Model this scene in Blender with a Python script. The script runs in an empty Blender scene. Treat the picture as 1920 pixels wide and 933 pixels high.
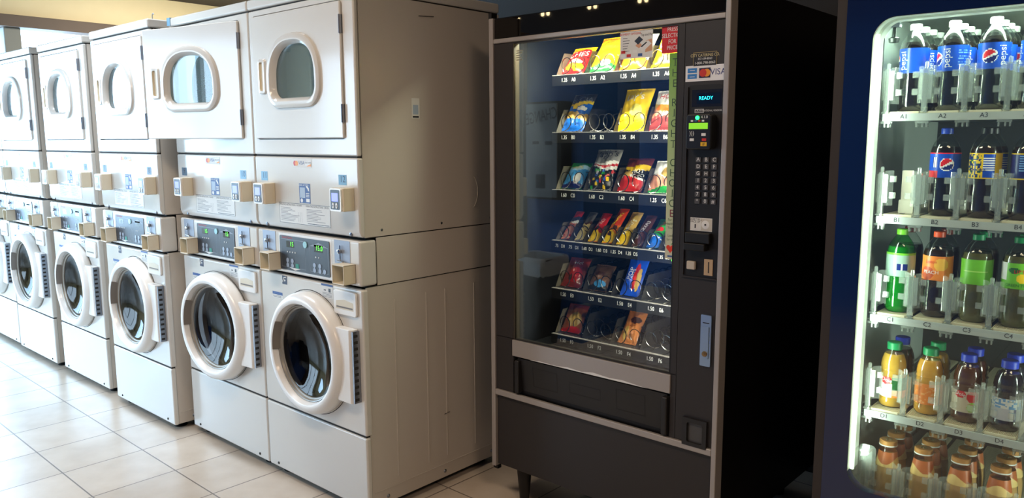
import bpy, bmesh, math, random
from mathutils import Matrix, Vector
random.seed(7)
PI = math.pi
SC = bpy.context.scene
COL = SC.collection

# ------------------------------------------------------------------ camera
cam_d = bpy.data.cameras.new('camera'); cam = bpy.data.objects.new('camera', cam_d); COL.objects.link(cam)
cam_d.sensor_fit = 'HORIZONTAL'; cam_d.sensor_width = 36; cam_d.lens = 36 * 1456.05 / 1920
cam_d.clip_start = .02; cam_d.clip_end = 60
YAW, PIT, ROL = .7269, -.1415, -.0039
fw = Vector((-math.sin(YAW) * math.cos(PIT), math.cos(YAW) * math.cos(PIT), math.sin(PIT)))
rt = Vector((math.cos(YAW), math.sin(YAW), 0)); up = rt.cross(fw)
r2 = rt * math.cos(ROL) + up * math.sin(ROL); u2 = up * math.cos(ROL) - rt * math.sin(ROL)
M = Matrix((r2, u2, -fw)).transposed().to_4x4(); M.translation = Vector((2.231, -1.6946, 1.4152))
cam.matrix_world = M
SC.camera = cam

# ------------------------------------------------------------------ world, lights, exposure
w = bpy.data.worlds.new('world'); SC.world = w; w.use_nodes = True
w.node_tree.nodes['Background'].inputs[0].default_value = (.62, .80, 1, 1)
w.node_tree.nodes['Background'].inputs[1].default_value = 5
SC.view_settings.view_transform = 'Standard'; SC.view_settings.look = 'None'
SC.view_settings.gamma = 1; SC.view_settings.use_curve_mapping = False
SC.view_settings.exposure = 0.32
SC.cycles.transparent_max_bounces = 16

def area(name, loc, target, sx, sy, power, color, spread=180):
    l = bpy.data.lights.new(name, 'AREA'); l.shape = 'RECTANGLE'; l.size = sx; l.size_y = sy
    l.energy = power; l.color = color; l.spread = math.radians(spread)
    o = bpy.data.objects.new(name, l); COL.objects.link(o); o.location = loc
    d = Vector(target) - Vector(loc); o.rotation_euler = d.to_track_quat('-Z', 'Y').to_euler()
    return o
area('daylight_end_window', (-6.55, -.75, 1.5), (0, -.75, 1.5), 4.2, 1.9, 205, (.36, .68, 1.0))
area('daylight_front_window', (-4.32, -3.95, 1.35), (-4.32, 0, 1.35), 3.0, 2.0, 75, (.55, .80, 1.0))
area('ceiling_area_light', (2.9, -1.2, 2.88), (2.9, -1.2, 0), 1.1, .5, 27, (1.0, .72, .50))
area('ceiling_area_light', (.1, -1.5, 2.88), (.1, -1.5, 0), 1.2, .4, 32, (1.0, .80, .60))
area('ceiling_area_light', (-1.7, -.35, 2.88), (-1.7, -.6, 0), 1.2, .3, 16, (.86, .93, 1.0), 110)  # added fill without a known fitting, brightens the blue divider wall
area('ceiling_area_light', (-5.0, 1.9, 2.86), (-5.6, 1.9, 0), 1.2, .4, 60, (1.0, .93, .80))  # added light, put here to brighten the cream end wall

# ------------------------------------------------------------------ helpers
def lin(c):
    def f(v):
        v /= 255
        return v / 12.92 if v <= .04045 else ((v + .055) / 1.055) ** 2.4
    return (f(c[0]), f(c[1]), f(c[2]), 1)

MATS = {}
def mat(name, rgb=None, rough=.5, metal=0, emit=0, spec=.5, coat=0, bump=0, bscale=60, var=0, vscale=8, alpha=None):
    if name in MATS: return MATS[name]
    m = bpy.data.materials.new(name); m.use_nodes = True; nt = m.node_tree; b = nt.nodes['Principled BSDF']
    c = lin(rgb); b.inputs['Base Color'].default_value = c
    b.inputs['Roughness'].default_value = rough; b.inputs['Metallic'].default_value = metal
    b.inputs['Specular IOR Level'].default_value = spec
    if coat: b.inputs['Coat Weight'].default_value = coat; b.inputs['Coat Roughness'].default_value = .08
    if emit:
        b.inputs['Emission Color'].default_value = c; b.inputs['Emission Strength'].default_value = emit
    if bump or var:
        tc = nt.nodes.new('ShaderNodeTexCoord')
    if var:
        n = nt.nodes.new('ShaderNodeTexNoise'); n.inputs['Scale'].default_value = vscale; n.inputs['Detail'].default_value = 4
        nt.links.new(tc.outputs['Object'], n.inputs['Vector'])
        mx = nt.nodes.new('ShaderNodeMix'); mx.data_type = 'RGBA'
        mx.inputs['A'].default_value = tuple(v * (1 - var) for v in c[:3]) + (1,)
        mx.inputs['B'].default_value = tuple(min(1, v * (1 + var)) for v in c[:3]) + (1,)
        nt.links.new(n.outputs['Fac'], mx.inputs['Factor']); nt.links.new(mx.outputs['Result'], b.inputs['Base Color'])
    if bump:
        n = nt.nodes.new('ShaderNodeTexNoise'); n.inputs['Scale'].default_value = bscale
        nt.links.new(tc.outputs['Object'], n.inputs['Vector'])
        bp = nt.nodes.new('ShaderNodeBump'); bp.inputs['Strength'].default_value = bump; bp.inputs['Distance'].default_value = .002
        nt.links.new(n.outputs['Fac'], bp.inputs['Height']); nt.links.new(bp.outputs['Normal'], b.inputs['Normal'])
    MATS[name] = m
    return m

def clear(name, tint=(1, 1, 1), milky=0, ior=1.45, rough=.02, boost=1, milkc=(.8, .9, .85)):
    """clear sheet: see-through, with fresnel reflection and a little milkiness"""
    if name in MATS: return MATS[name]
    m = bpy.data.materials.new(name); m.use_nodes = True; nt = m.node_tree
    for n in list(nt.nodes): nt.nodes.remove(n)
    o = nt.nodes.new('ShaderNodeOutputMaterial'); t = nt.nodes.new('ShaderNodeBsdfTransparent'); t.inputs[0].default_value = (*tint, 1)
    g = nt.nodes.new('ShaderNodeBsdfGlossy'); g.inputs['Roughness'].default_value = rough
    d = nt.nodes.new('ShaderNodeBsdfDiffuse'); d.inputs[0].default_value = (*milkc, 1)
    ge = nt.nodes.new('ShaderNodeNewGeometry'); dt = nt.nodes.new('ShaderNodeVectorMath'); dt.operation = 'DOT_PRODUCT'
    nt.links.new(ge.outputs['Normal'], dt.inputs[0]); nt.links.new(ge.outputs['Incoming'], dt.inputs[1])
    def mth(op, a, b=None):   # schlick reflectance, the same from both sides of a thin sheet
        n = nt.nodes.new('ShaderNodeMath'); n.operation = op
        for k, v in enumerate((a, b)):
            if v is None: continue
            if isinstance(v, (int, float)): n.inputs[k].default_value = v
            else: nt.links.new(v, n.inputs[k])
        return n.outputs[0]
    f0 = ((ior - 1) / (ior + 1)) ** 2
    sch = mth('ADD', mth('MULTIPLY', mth('POWER', mth('SUBTRACT', 1.0, mth('ABSOLUTE', dt.outputs['Value'])), 5.0), 1 - f0), f0)
    mu = nt.nodes.new('ShaderNodeMath'); mu.operation = 'MULTIPLY'; mu.use_clamp = True; mu.inputs[1].default_value = boost
    a = nt.nodes.new('ShaderNodeMixShader'); b = nt.nodes.new('ShaderNodeMixShader')
    a.inputs[0].default_value = milky
    nt.links.new(t.outputs[0], a.inputs[1]); nt.links.new(d.outputs[0], a.inputs[2])
    nt.links.new(sch, mu.inputs[0]); nt.links.new(mu.outputs[0], b.inputs[0])
    nt.links.new(a.outputs[0], b.inputs[1]); nt.links.new(g.outputs[0], b.inputs[2])
    nt.links.new(b.outputs[0], o.inputs[0])
    MATS[name] = m
    return m

class MB:
    def __init__(s): s.v = []; s.f = []; s.m = []; s.mats = []
    def mi(s, m):
        if m not in s.mats: s.mats.append(m)
        return s.mats.index(m)
    def add(s, vs, fs, m):
        o = len(s.v); s.v += [tuple(v) for v in vs]; i = s.mi(m)
        for f in fs: s.f.append([o + k for k in f]); s.m.append(i)
        return s
    def box(s, x0, x1, y0, y1, z0, z1, m):
        vs = [(x, y, z) for z in (z0, z1) for y in (y0, y1) for x in (x0, x1)]
        return s.add(vs, [(0, 2, 3, 1), (4, 5, 7, 6), (0, 1, 5, 4), (2, 6, 7, 3), (0, 4, 6, 2), (1, 3, 7, 5)], m)
    def quad(s, x0, x1, z0, z1, y, m): return s.add([(x0, y, z0), (x1, y, z0), (x1, y, z1), (x0, y, z1)], [(0, 1, 2, 3)], m)
    def loft(s, loops, m, c0=False, c1=False, closed=True, ring=True):
        n = len(loops[0]); vs = [p for l in loops for p in l]; fs = []
        for k in range(len(loops) - 1):
            for i in range(n if ring else n - 1):
                j = (i + 1) % n; fs.append((k * n + i, k * n + j, (k + 1) * n + j, (k + 1) * n + i))
        if c0: fs.append(tuple(range(n))[::-1])
        if c1: fs.append(tuple((len(loops) - 1) * n + i for i in range(n)))
        return s.add(vs, fs, m)
    def lathe(s, prof, c, m, axis='z', n=32, c0=False, c1=False):
        L = []
        for r, h in prof:
            l = []
            for i in range(n):
                a = 2 * PI * i / n; p, q = r * math.cos(a), r * math.sin(a)
                l.append((c[0] + p, c[1] + q, c[2] + h) if axis == 'z' else ((c[0] + p, c[1] + h, c[2] + q) if axis == 'y' else (c[0] + h, c[1] + p, c[2] + q)))
            L.append(l)
        return s.loft(L, m, c0, c1)
    def prism(s, loop, y0, y1, m, c0=True, c1=True):
        return s.loft([[(x, y0, z) for x, z in loop], [(x, y1, z) for x, z in loop]], m, c0, c1)
    def tube(s, pts, r, m, n=8, caps=True):
        P = [Vector(p) for p in pts]; L = []; prev = None
        for i, p in enumerate(P):
            t = (P[min(i + 1, len(P) - 1)] - P[max(i - 1, 0)]).normalized()
            if prev is None: prev = Vector((0, 0, 1)) if abs(t.z) < .9 else Vector((1, 0, 0))
            a = (prev - t * prev.dot(t)).normalized(); prev = a; b = t.cross(a)
            L.append([tuple(p + a * r * math.cos(2 * PI * k / n) + b * r * math.sin(2 * PI * k / n)) for k in range(n)])
        return s.loft(L, m, caps, caps)
    def holed(s, x0, x1, z0, z1, hole, yf, yb, m, hm=None):
        """rectangular slab with a hole (hole: list of (x,z) around its centre)"""
        cx = sum(p[0] for p in hole) / len(hole); cz = sum(p[1] for p in hole) / len(hole)
        out = []
        for x, z in hole:
            dx, dz = x - cx, z - cz; t = 1e9
            if dx > 1e-9: t = min(t, (x1 - cx) / dx)
            if dx < -1e-9: t = min(t, (x0 - cx) / dx)
            if dz > 1e-9: t = min(t, (z1 - cz) / dz)
            if dz < -1e-9: t = min(t, (z0 - cz) / dz)
            out.append([cx + dx * t, cz + dz * t])
        for c in ((x0, z0), (x1, z0), (x1, z1), (x0, z1)):
            k = min(range(len(out)), key=lambda i: (out[i][0] - c[0]) ** 2 + (out[i][1] - c[1]) ** 2); out[k] = list(c)
        a = [(x, yf, z) for x, z in out]; b = [(x, yf, z) for x, z in hole]; c = [(x, yb, z) for x, z in hole]; d = [(x, yb, z) for x, z in out]
        s.loft([d, a, b], m); s.loft([b, c], hm or m); s.loft([c, d], m)
        return s
    def text(s, st, size, f, m, align='c', rot=0, sx=1):
        vs, fs, wd = glyphs(st); k = size; off = {'c': -wd / 2, 'l': 0, 'r': -wd}[align]
        ca, sa = math.cos(rot), math.sin(rot); out = []
        for x, y in vs:
            x, y = (x + off) * k * sx, (y - .35) * k
            out.append(f(x * ca - y * sa, x * sa + y * ca))
        return s.add(out, fs, m)
    def grid(s, nu, nv, f, art):
        """curved sheet f(i/nu, j/nv), each cell coloured by art(u, v)"""
        o = len(s.v)
        for j in range(nv + 1):
            for i in range(nu + 1): s.v.append(tuple(f(i / nu, j / nv)))
        for j in range(nv):
            for i in range(nu):
                a = o + j * (nu + 1) + i; s.f.append([a, a + 1, a + nu + 2, a + nu + 1]); s.m.append(s.mi(art((i + .5) / nu, (j + .5) / nv)))
        return s
    def mesh(s, name, smooth=35):
        me = bpy.data.meshes.new(name); me.from_pydata(s.v, [], s.f)
        for m in s.mats: me.materials.append(m)
        me.polygons.foreach_set('material_index', s.m)
        bm = bmesh.new(); bm.from_mesh(me); bmesh.ops.recalc_face_normals(bm, faces=bm.faces); bm.to_mesh(me); bm.free()
        if smooth:
            me.polygons.foreach_set('use_smooth', [True] * len(me.polygons)); me.set_sharp_from_angle(angle=math.radians(smooth))
        me.update(); return me
    def build(s, name, parent=None, loc=None, bevel=0, seg=2, smooth=35):
        return put(name, s.mesh(name, smooth), parent, loc, bevel, seg)

def put(name, me, parent=None, loc=None, bevel=0, seg=2):
    o = bpy.data.objects.new(name, me); COL.objects.link(o)
    if parent: o.parent = parent
    if loc: o.location = loc
    if bevel:
        b = o.modifiers.new('bevel', 'BEVEL'); b.width = bevel; b.segments = seg; b.limit_method = 'ANGLE'; b.angle_limit = math.radians(40); b.harden_normals = True
    return o

GL = {}
def glyphs(st):
    if st in GL: return GL[st]
    c = bpy.data.curves.new('t', 'FONT'); c.body = st; c.size = 1.4; c.resolution_u = 3
    o = bpy.data.objects.new('t', c); COL.objects.link(o); bpy.context.view_layer.update()
    me = o.evaluated_get(bpy.context.evaluated_depsgraph_get()).to_mesh()
    vs = [(v.co.x, v.co.y) for v in me.vertices]; fs = [tuple(p.vertices) for p in me.polygons]
    wd = max([v[0] for v in vs] or [0]) ; bpy.data.objects.remove(o); bpy.data.curves.remove(c)
    GL[st] = (vs, fs, wd); return GL[st]

def empty(name, loc=(0, 0, 0), rz=0):
    o = bpy.data.objects.new(name, None); COL.objects.link(o); o.location = loc; o.rotation_euler.z = rz; o.empty_display_size = .1
    return o
def tag(o, label=None, cat=None, group=None, kind=None):
    if label: o['label'] = label
    if cat: o['category'] = cat
    if group: o['group'] = group
    if kind: o['kind'] = kind
    return o
def copy_tree(o, parent=None):
    c = o.copy(); COL.objects.link(c); c.parent = parent
    for ch in list(o.children): copy_tree(ch, c)
    return c
def rrect(x0, x1, z0, z1, r, n=6):
    L = []
    for cx, cz, a0 in ((x1 - r, z1 - r, 0), (x0 + r, z1 - r, 90), (x0 + r, z0 + r, 180), (x1 - r, z0 + r, 270)):
        for i in range(n + 1):
            a = math.radians(a0 + 90 * i / n); L.append((cx + r * math.cos(a), cz + r * math.sin(a)))
    return L
def circ(cx, cz, r, n=40, ph=0): return [(cx + r * math.cos(2 * PI * i / n + ph), cz + r * math.sin(2 * PI * i / n + ph)) for i in range(n)]
def dshape(cx, z0, z1, hw, rb, n=12):
    sg = lambda v: (1 if v > 0 else -1) * abs(v) ** .82
    """window outline: arched top, squarish bottom with rounded corners"""
    L = []; zc = z1 - hw * .95
    for i in range(2 * n + 1):
        a = PI * i / (2 * n); L.append((cx + hw * sg(math.cos(a)), zc + (z1 - zc) * sg(math.sin(a))))
    for i in range(n + 1):
        a = PI + PI / 2 * i / n; L.append((cx - hw + rb + rb * math.cos(a), z0 + rb + rb * math.sin(a)))
    for i in range(n + 1):
        a = 1.5 * PI + PI / 2 * i / n; L.append((cx + hw - rb + rb * math.cos(a), z0 + rb + rb * math.sin(a)))
    return L
def scale_loop(L, d):
    """offset outward by d (approx, about the centroid)"""
    n = len(L); out = []
    for i in range(n):
        a, b = Vector(L[i - 1]), Vector(L[(i + 1) % n]); t = (b - a)
        if t.length < 1e-9: t = Vector((1, 0))
        t.normalize(); out.append((L[i][0] + t.y * d, L[i][1] - t.x * d))
    return out
def dedupe(L):
    out = [L[0]]
    for p in L[1:]:
        if (p[0] - out[-1][0]) ** 2 + (p[1] - out[-1][1]) ** 2 > 1e-10: out.append(p)
    return out
def plane(x, y, z, dx=1): return lambda u, v: (x + u * dx, y, z + v)

# ------------------------------------------------------------------ materials
enamel = mat('white_enamel', (214, 212, 207), .22, spec=.55, coat=.35, bump=.05, bscale=25)
side_en = mat('side_enamel', (204, 197, 188), .33, spec=.5, bump=.08, bscale=14)
beige = mat('beige_plastic', (222, 212, 190), .45)
darkseam = mat('seam_shadow_gap', (40, 38, 36), .8)
wplast = mat('white_plastic', (240, 240, 238), .3, coat=.3)
chrome = mat('chrome', (190, 190, 190), .18, 1)
steel = mat('brushed_steel', (150, 155, 165), .35, 1)
grey = mat('grey_plate', (150, 160, 176), .45, .2)
slate = mat('slate_panel', (44, 54, 68), .35)
drumsteel = mat('drum_steel', (120, 118, 116), .35, 1)
rubber = mat('grey_rubber', (88, 86, 84), .6)
black = mat('black_plastic', (14, 13, 13), .5)
lcd = mat('lcd_blue', (120, 128, 245), .4, emit=1.1)
ledg = mat('led_green', (90, 240, 40), .4, emit=1.6)
lcdbk = mat('display_window', (10, 26, 20), .2)
whitep = mat('print_white', (232, 232, 230), .5)
blackp = mat('print_black', (28, 28, 34), .5)
bluep = mat('print_blue', (52, 88, 150), .5)
lblue = mat('tag_blue', (118, 168, 200), .5)
redp = mat('print_red', (204, 44, 38), .5)
orangep = mat('print_orange', (240, 150, 40), .5)
paper = mat('paper', (226, 226, 222), .6)
teal = mat('print_teal', (40, 150, 130), .5)
dglass = clear('dryer_glass', (.62, .72, .74), .14, 1.5, .015, 1.6, (.55, .75, .8))
wglass = clear('washer_glass', (.25, .25, .27), .0, 1.5, .03, 1.0)

# ------------------------------------------------------------------ room
def floor_mat():
    m = bpy.data.materials.new('floor_tiles'); m.use_nodes = True; nt = m.node_tree; b = nt.nodes['Principled BSDF']; L = nt.links
    tc = nt.nodes.new('ShaderNodeTexCoord'); mp = nt.nodes.new('ShaderNodeMapping')
    mp.inputs['Rotation'].default_value = (0, 0, .01); mp.inputs['Scale'].default_value = (1 / .3352,) * 3
    mp.inputs['Location'].default_value = (8.918, .8652, 0)
    L.new(tc.outputs['Object'], mp.inputs['Vector'])
    br = nt.nodes.new('ShaderNodeTexBrick'); br.offset = 0; br.squash = 1
    br.inputs['Scale'].default_value = 1; br.inputs['Brick Width'].default_value = 1; br.inputs['Row Height'].default_value = 1
    br.inputs['Mortar Size'].default_value = .009; br.inputs['Mortar Smooth'].default_value = .1; br.inputs['Bias'].default_value = 0
    br.inputs['Color1'].default_value = lin((208, 196, 182)); br.inputs['Color2'].default_value = lin((198, 187, 174)); br.inputs['Mortar'].default_value = lin((122, 112, 104))
    L.new(mp.outputs[0], br.inputs['Vector'])
    n = nt.nodes.new('ShaderNodeTexNoise'); n.inputs['Scale'].default_value = 7; n.inputs['Detail'].default_value = 6; L.new(tc.outputs['Object'], n.inputs['Vector'])
    mx = nt.nodes.new('ShaderNodeMix'); mx.data_type = 'RGBA'; mx.blend_type = 'MULTIPLY'; mx.inputs['Factor'].default_value = .55
    cr = nt.nodes.new('ShaderNodeValToRGB'); cr.color_ramp.elements[0].position = .3; cr.color_ramp.elements[0].color = (.72, .66, .6, 1); cr.color_ramp.elements[1].position = .7; cr.color_ramp.elements[1].color = (1, 1, 1, 1)
    L.new(n.outputs['Fac'], cr.inputs[0]); L.new(br.outputs['Color'], mx.inputs['A']); L.new(cr.outputs[0], mx.inputs['B']); L.new(mx.outputs['Result'], b.inputs['Base Color'])
    bp = nt.nodes.new('ShaderNodeBump'); bp.inputs['Strength'].default_value = .6; bp.inputs['Distance'].default_value = .003; bp.invert = True
    L.new(br.outputs['Fac'], bp.inputs['Height']); L.new(bp.outputs[0], b.inputs['Normal'])
    b.inputs['Roughness'].default_value = .3; b.inputs['Specular IOR Level'].default_value = .5
    return m
X0, X1, Y0, Y1, H = -6.4, 4.4, -3.8, 3.2, 2.92
cream = mat('cream_wall', (222, 205, 165), .8, var=.04)
dkbrown = mat('dark_brown_paint', (26, 20, 17), .6, var=.08)
bluew = mat('blue_wall_paint', (44, 98, 172), .55, var=.06)
brick = mat('brown_block', (96, 78, 60), .8, var=.15)
def struct(mb, name, **k): o = mb.build(name, **k); o['kind'] = 'structure'; return o
struct(MB().box(X0 - .2, X1 + .2, Y0 - .2, Y1 + .2, -.1, 0, floor_mat()), 'floor')
struct(MB().box(X0 - .2, X1 + .2, Y0 - .2, Y1 + .2, H, H + .1, mat('dark_ceiling', (46, 38, 34), .8)), 'ceiling')
# end wall (left in the photo) with a window band from y -2.9 to 1.75, z .45 to 2.38
mb = MB(); a, b_ = X0 - .15, X0
mb.box(a, b_, Y0, -2.9, 0, H, cream).box(a, b_, 1.75, Y1, 0, H, cream).box(a, b_, -2.9, 1.75, 0, .45, cream).box(a, b_, -2.9, 1.75, 2.5, H, cream)
struct(mb, 'wall_left')
struct(MB().box(X0 - .1, X0 + .12, Y0, 2.4, 2.475, 2.585, mat('beam_brown', (84, 70, 60), .7, var=.1)), 'trim_1', bevel=.004)
struct(MB().box(X0 - .13, X0 + .06, .755, .90, .45, 2.475, mat('column_grey', (112, 112, 106), .7)), 'trim_2', bevel=.01)
mb = MB(); fr = mat('window_frame_paint', (150, 150, 146), .5)
for y in (-2.9, -1.7, -.5, 1.73): mb.box(X0 - .12, X0 - .06, y - .02, y + .04, .45, 2.475, fr)
mb.box(X0 - .12, X0 - .06, -2.9, 1.75, .45, .5, fr)
struct(mb, 'window_1')
# front wall (behind the camera's left) with a storefront window
mb = MB(); a, b_ = Y0 - .15, Y0
mb.box(X0, -5.9, a, b_, 0, H, cream).box(-2.75, X1, a, b_, 0, 2.3, bluew).box(-2.75, X1, a, b_, 2.3, H, dkbrown).box(-5.9, -2.75, a, b_, 0, .3, cream).box(-5.9, -2.75, a, b_, 2.4, H, dkbrown)
struct(mb, 'wall_front')
mb = MB()
for x in (-5.9, -4.85, -3.8, -2.80): mb.box(x, x + .05, Y0 - .1, Y0 - .04, .3, 2.4, fr)
struct(mb, 'window_2')
struct(MB().box(X0, X1, Y1, Y1 + .15, 0, H, cream), 'wall_back')
struct(MB().box(X1, X1 + .15, Y0, Y1, 0, H, dkbrown), 'wall_right')
struct(MB().box(-1.15, X1, 1.5, 1.62, 0, H, dkbrown), 'wall_partition')
# stub wall across the aisle, seen mirrored in the snack machine's glass
struct(MB().box(-1.40, -.90, -2.35, -1.66, 0, 2.12, bluew), 'wall_divider')
mb = MB()
for i in range(11): mb.box(-1.62, -1.40, -2.33, -1.60, i * .195 + .003, i * .195 + .192, brick)
mb.box(-1.61, -1.41, -2.32, -1.61, 0, 2.14, mat('mortar', (60, 50, 42), .9))
struct(mb, 'wall_pier', bevel=.004)

# ------------------------------------------------------------------ stacked washer-dryers
W = .683; DEP = .74
CACHE = {}
def part(key, name, parent, fn, bevel=0, seg=2, loc=None, smooth=35):
    if key not in CACHE:
        mb = MB(); fn(mb); CACHE[key] = mb.mesh(name, smooth)
    return put(name, CACHE[key], parent, loc, bevel, seg)

DC = (.358, .588)   # washer door centre
DOORREC = (.030, .616, 1.418, 1.892)
WIN = dedupe(dshape(.318, 1.572, 1.770, .138, .042))[:-1]

def f_body(mb):
    s = .022; hs = lambda x0, x1, y0, z0, z1, m: mb.box(x0, x0 + .004, y0, DEP, z0, z1, m).box(x1 - .004, x1, y0, DEP, z0, z1, m).box(x0 + .004, x1 - .004, DEP - .004, DEP, z0, z1, m)
    hs(.006, W - .006, s, .03, .8785, side_en); mb.box(.01, W - .01, s, DEP - .004, .03, .034, darkseam)
    hs(.004, W - .004, .075, .8825, 1.0585, side_en); mb.box(.008, W - .008, .03, DEP - .004, .8785, .8825, darkseam)
    hs(.003, W - .003, s, 1.0625, 1.918, side_en); mb.box(.007, W - .007, .03, DEP - .004, 1.0585, 1.0625, darkseam); f_ribs(mb)
    mb.box(.007, W - .007, .012, DEP - .004, 1.918, 1.923, darkseam); mb.box(.007, W - .007, .004, .024, 1.3475, 1.3545, darkseam); mb.box(.007, W - .007, .004, .024, .314, .321, darkseam)
def f_ribs(mb):
    for x, d in ((W - .006, 1), (.006, -1)):
        for y in (.153, .313, .415, .580):
            for z0, z1 in ((.12, .82), (1.15, 1.86)):
                mb.box(min(x, x + d * .0022), max(x, x + d * .0022), y - .003, y + .003, z0, z1, side_en)
        for y in (.10, .40, .68):
            for z in (.055, 1.085):
                mb.lathe([(0, d * .004), (.006, d * .003), (.008, 0)], (x, y, z), steel, 'x', 10)
        mb.box(min(x, x + d * .002), max(x, x + d * .002), .035, DEP - .01, .085, .089, side_en)
        mb.box(min(x, x + d * .002), max(x, x + d * .002), .035, DEP - .01, 1.112, 1.116, side_en)
def f_lower(mb): mb.box(0, W, 0, .024, .028, .3145, enamel)
def f_front(mb):
    mb.holed(0, W, .3205, .874, circ(DC[0], DC[1], .205, 48), 0, .024, enamel)
def f_ctrlhouse(mb): mb.box(0, W, -.004, .072, .886, 1.052, enamel)
def f_dfront_low(mb):
    L = [(0, 1.062), (0, 1.348), (-.0, 1.348)]
    pr = [(.010, 1.064), (0, 1.086), (0, 1.348), (.024, 1.348), (.024, 1.064)]
    mb.loft([[(0, y, z) for y, z in pr], [(W, y, z) for y, z in pr]], enamel, True, True)
def f_dfront(mb, op=False):
    x0, x1, z0, z1 = DOORREC; g = .004
    mb.holed(0, W, 1.354, 1.9175, rrect(x0 - g, x1 + g, z0 - g, z1 + g, .02), 0, .014, enamel)
    mb.holed(.004, W - .004, 1.356, 1.9155, scale_loop(WIN, .02), .0141, .022, enamel if op else mat('shaded_recess_enamel', (150, 146, 140), .5))  # behind a closed door the shade is put into the enamel colour
def f_cap(mb): mb.box(-.001, W + .001, -.004, DEP, 1.923, 1.962, enamel)
def f_ddoor(mb):
    x0, x1, z0, z1 = DOORREC
    out = rrect(x0, x1, z0, z1, .018); n = len(WIN)
    # slab with window hole: match the outline to the hole by angle
    mb.holed(x0 + .0, x1, z0, z1, scale_loop(WIN, .008), -.009, .010, enamel)
def f_bezel(mb):
    Ls = []
    for d, y in ((.040, -.009), (.037, -.018), (.026, -.023), (.014, -.022), (.004, -.012), (0, .004)):
        Ls.append([(x, y, z) for x, z in scale_loop(WIN, d)])
    mb.loft(Ls, enamel)
def f_dglass(mb): mb.prism(scale_loop(WIN, .002), .003, .006, dglass)
def f_dhandle(mb):
    x0, x1, z0, z1 = .076, .130, 1.590, 1.728
    a = rrect(x0, x1, z0, z1, .012); b = rrect(x0 + .005, x1 - .005, z0 + .005, z1 - .005, .01); c = rrect(x0 + .014, x1 - .014, z0 + .014, z1 - .014, .008)
    mb.loft([[(x, -.009, z) for x, z in a], [(x, -.016, z) for x, z in b], [(x, -.017, z) for x, z in c]], enamel)
    mb.loft([[(x, -.017, z) for x, z in c], [(x, -.0095, z) for x, z in c]], beige, False, True)
def f_dhinge(mb, z=1.813):
    if 1: mb.box(.6115, .617, -.010, .006, z - .032, z + .032, steel); mb.tube([(.614, -.011, z - .032), (.614, -.011, z + .032)], .0028, steel, 8)
def f_drum_d(mb):
    mb.lathe([(.235, .024), (.26, .06), (.26, .50), (.0, .50)], (.318, 0, 1.64), drumsteel, 'y', 40)
def f_drum_w(mb):
    mb.lathe([(.205, .02), (.20, .05), (.215, .07), (.215, .12)], (DC[0], 0, DC[1]), mat('dark_gasket', (44, 43, 43), .6), 'y', 48)
    mb.lathe([(.215, .12), (.24, .13), (.24, .20), (.243, .205), (.24, .21), (.24, .30), (.243, .305), (.24, .31), (.24, .40), (.06, .42), (0, .41)], (DC[0], 0, DC[1]), mat('drum_dark', (30, 28, 28), .35, .6), 'y', 48)
    for k in range(3):
        a = 2 * PI * k / 3 + .5; c, s = math.cos(a), math.sin(a); mb.tube([(DC[0] + c * .225, .14, DC[1] + s * .225), (DC[0] + c * .225, .38, DC[1] + s * .225)], .02, mat('drum_dark', (0, 0, 0)), 8)
def f_ring(mb):
    c = (DC[0], 0, DC[1])
    mb.lathe([(.240, -.001), (.243, -.012), (.240, -.034), (.233, -.048), (.222, -.057), (.207, -.059), (.200, -.056), (.196, -.046), (.192, -.036), (.190, -.018), (.190, -.002)], c, wplast, 'y', 64)
def f_bez(mb):
    c = (DC[0], 0, DC[1])
    mb.lathe([(.190, -.036), (.186, -.034), (.183, -.026), (.178, -.024), (.176, -.018), (.172, .0)], c, mat('inner_bezel_grey', (150, 146, 138), .35, .2), 'y', 64)
def f_pocket(mb):   # grip pocket on the inner left of the ring
    L = []
    for a0 in range(148, 186, 3):
        a = math.radians(a0); c, s = math.cos(a), math.sin(a)
        L.append([(DC[0] + c * r, y, DC[1] + s * r) for r, y in ((.2015, -.0565), (.1995, -.0575), (.186, -.036), (.184, -.030))])
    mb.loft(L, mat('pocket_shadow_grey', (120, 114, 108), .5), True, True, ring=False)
def f_wglass(mb):
    c = (DC[0], 0, DC[1]); mb.lathe([(.177, -.020), (.168, -.018), (.150, -.010), (.12, .004), (.08, .016), (.04, .022), (0, .023)], c, wglass, 'y', 48)
def f_shadowring(mb): mb.lathe([(.246, -.0008), (.2485, -.0012), (.2485, .0)], (DC[0], 0, DC[1]), darkseam, 'y', 64)  # dark ring painted as the shade around the washer door
def f_hblock(mb):
    mb.loft([[(.560, -.034, z), (.640, -.034, z), (.652, -.020, z), (.652, .0, z), (.560, .0, z)] for z in (.447, .727)], wplast, True, True)
def f_hchrome(mb):
    mb.box(.6525, .660, -.030, 0, .452, .722, steel)
    for i in range(11): mb.box(.6545, .6615, -.026, -.010, .460 + i * .024, .470 + i * .024, darkseam)
def f_soap(mb):
    x0, x1, z0, z1 = .520, .658, .770, .862
    mb.prism(rrect(x0, x1, z0, z1, .012), -.010, 0, wplast)
def f_soapcup(mb):
    L = [(.536, .792), (.642, .792), (.640, .822), (.589, .830), (.538, .822)]
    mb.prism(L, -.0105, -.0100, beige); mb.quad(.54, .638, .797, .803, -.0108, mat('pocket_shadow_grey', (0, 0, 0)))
def f_ctrl(mb):
    mb.quad(.158, .512, .893, 1.046, -.0045, wplast)
    mb.prism(rrect(.168, .502, .901, 1.037, .006), -.0075, -.004, slate)
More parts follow.
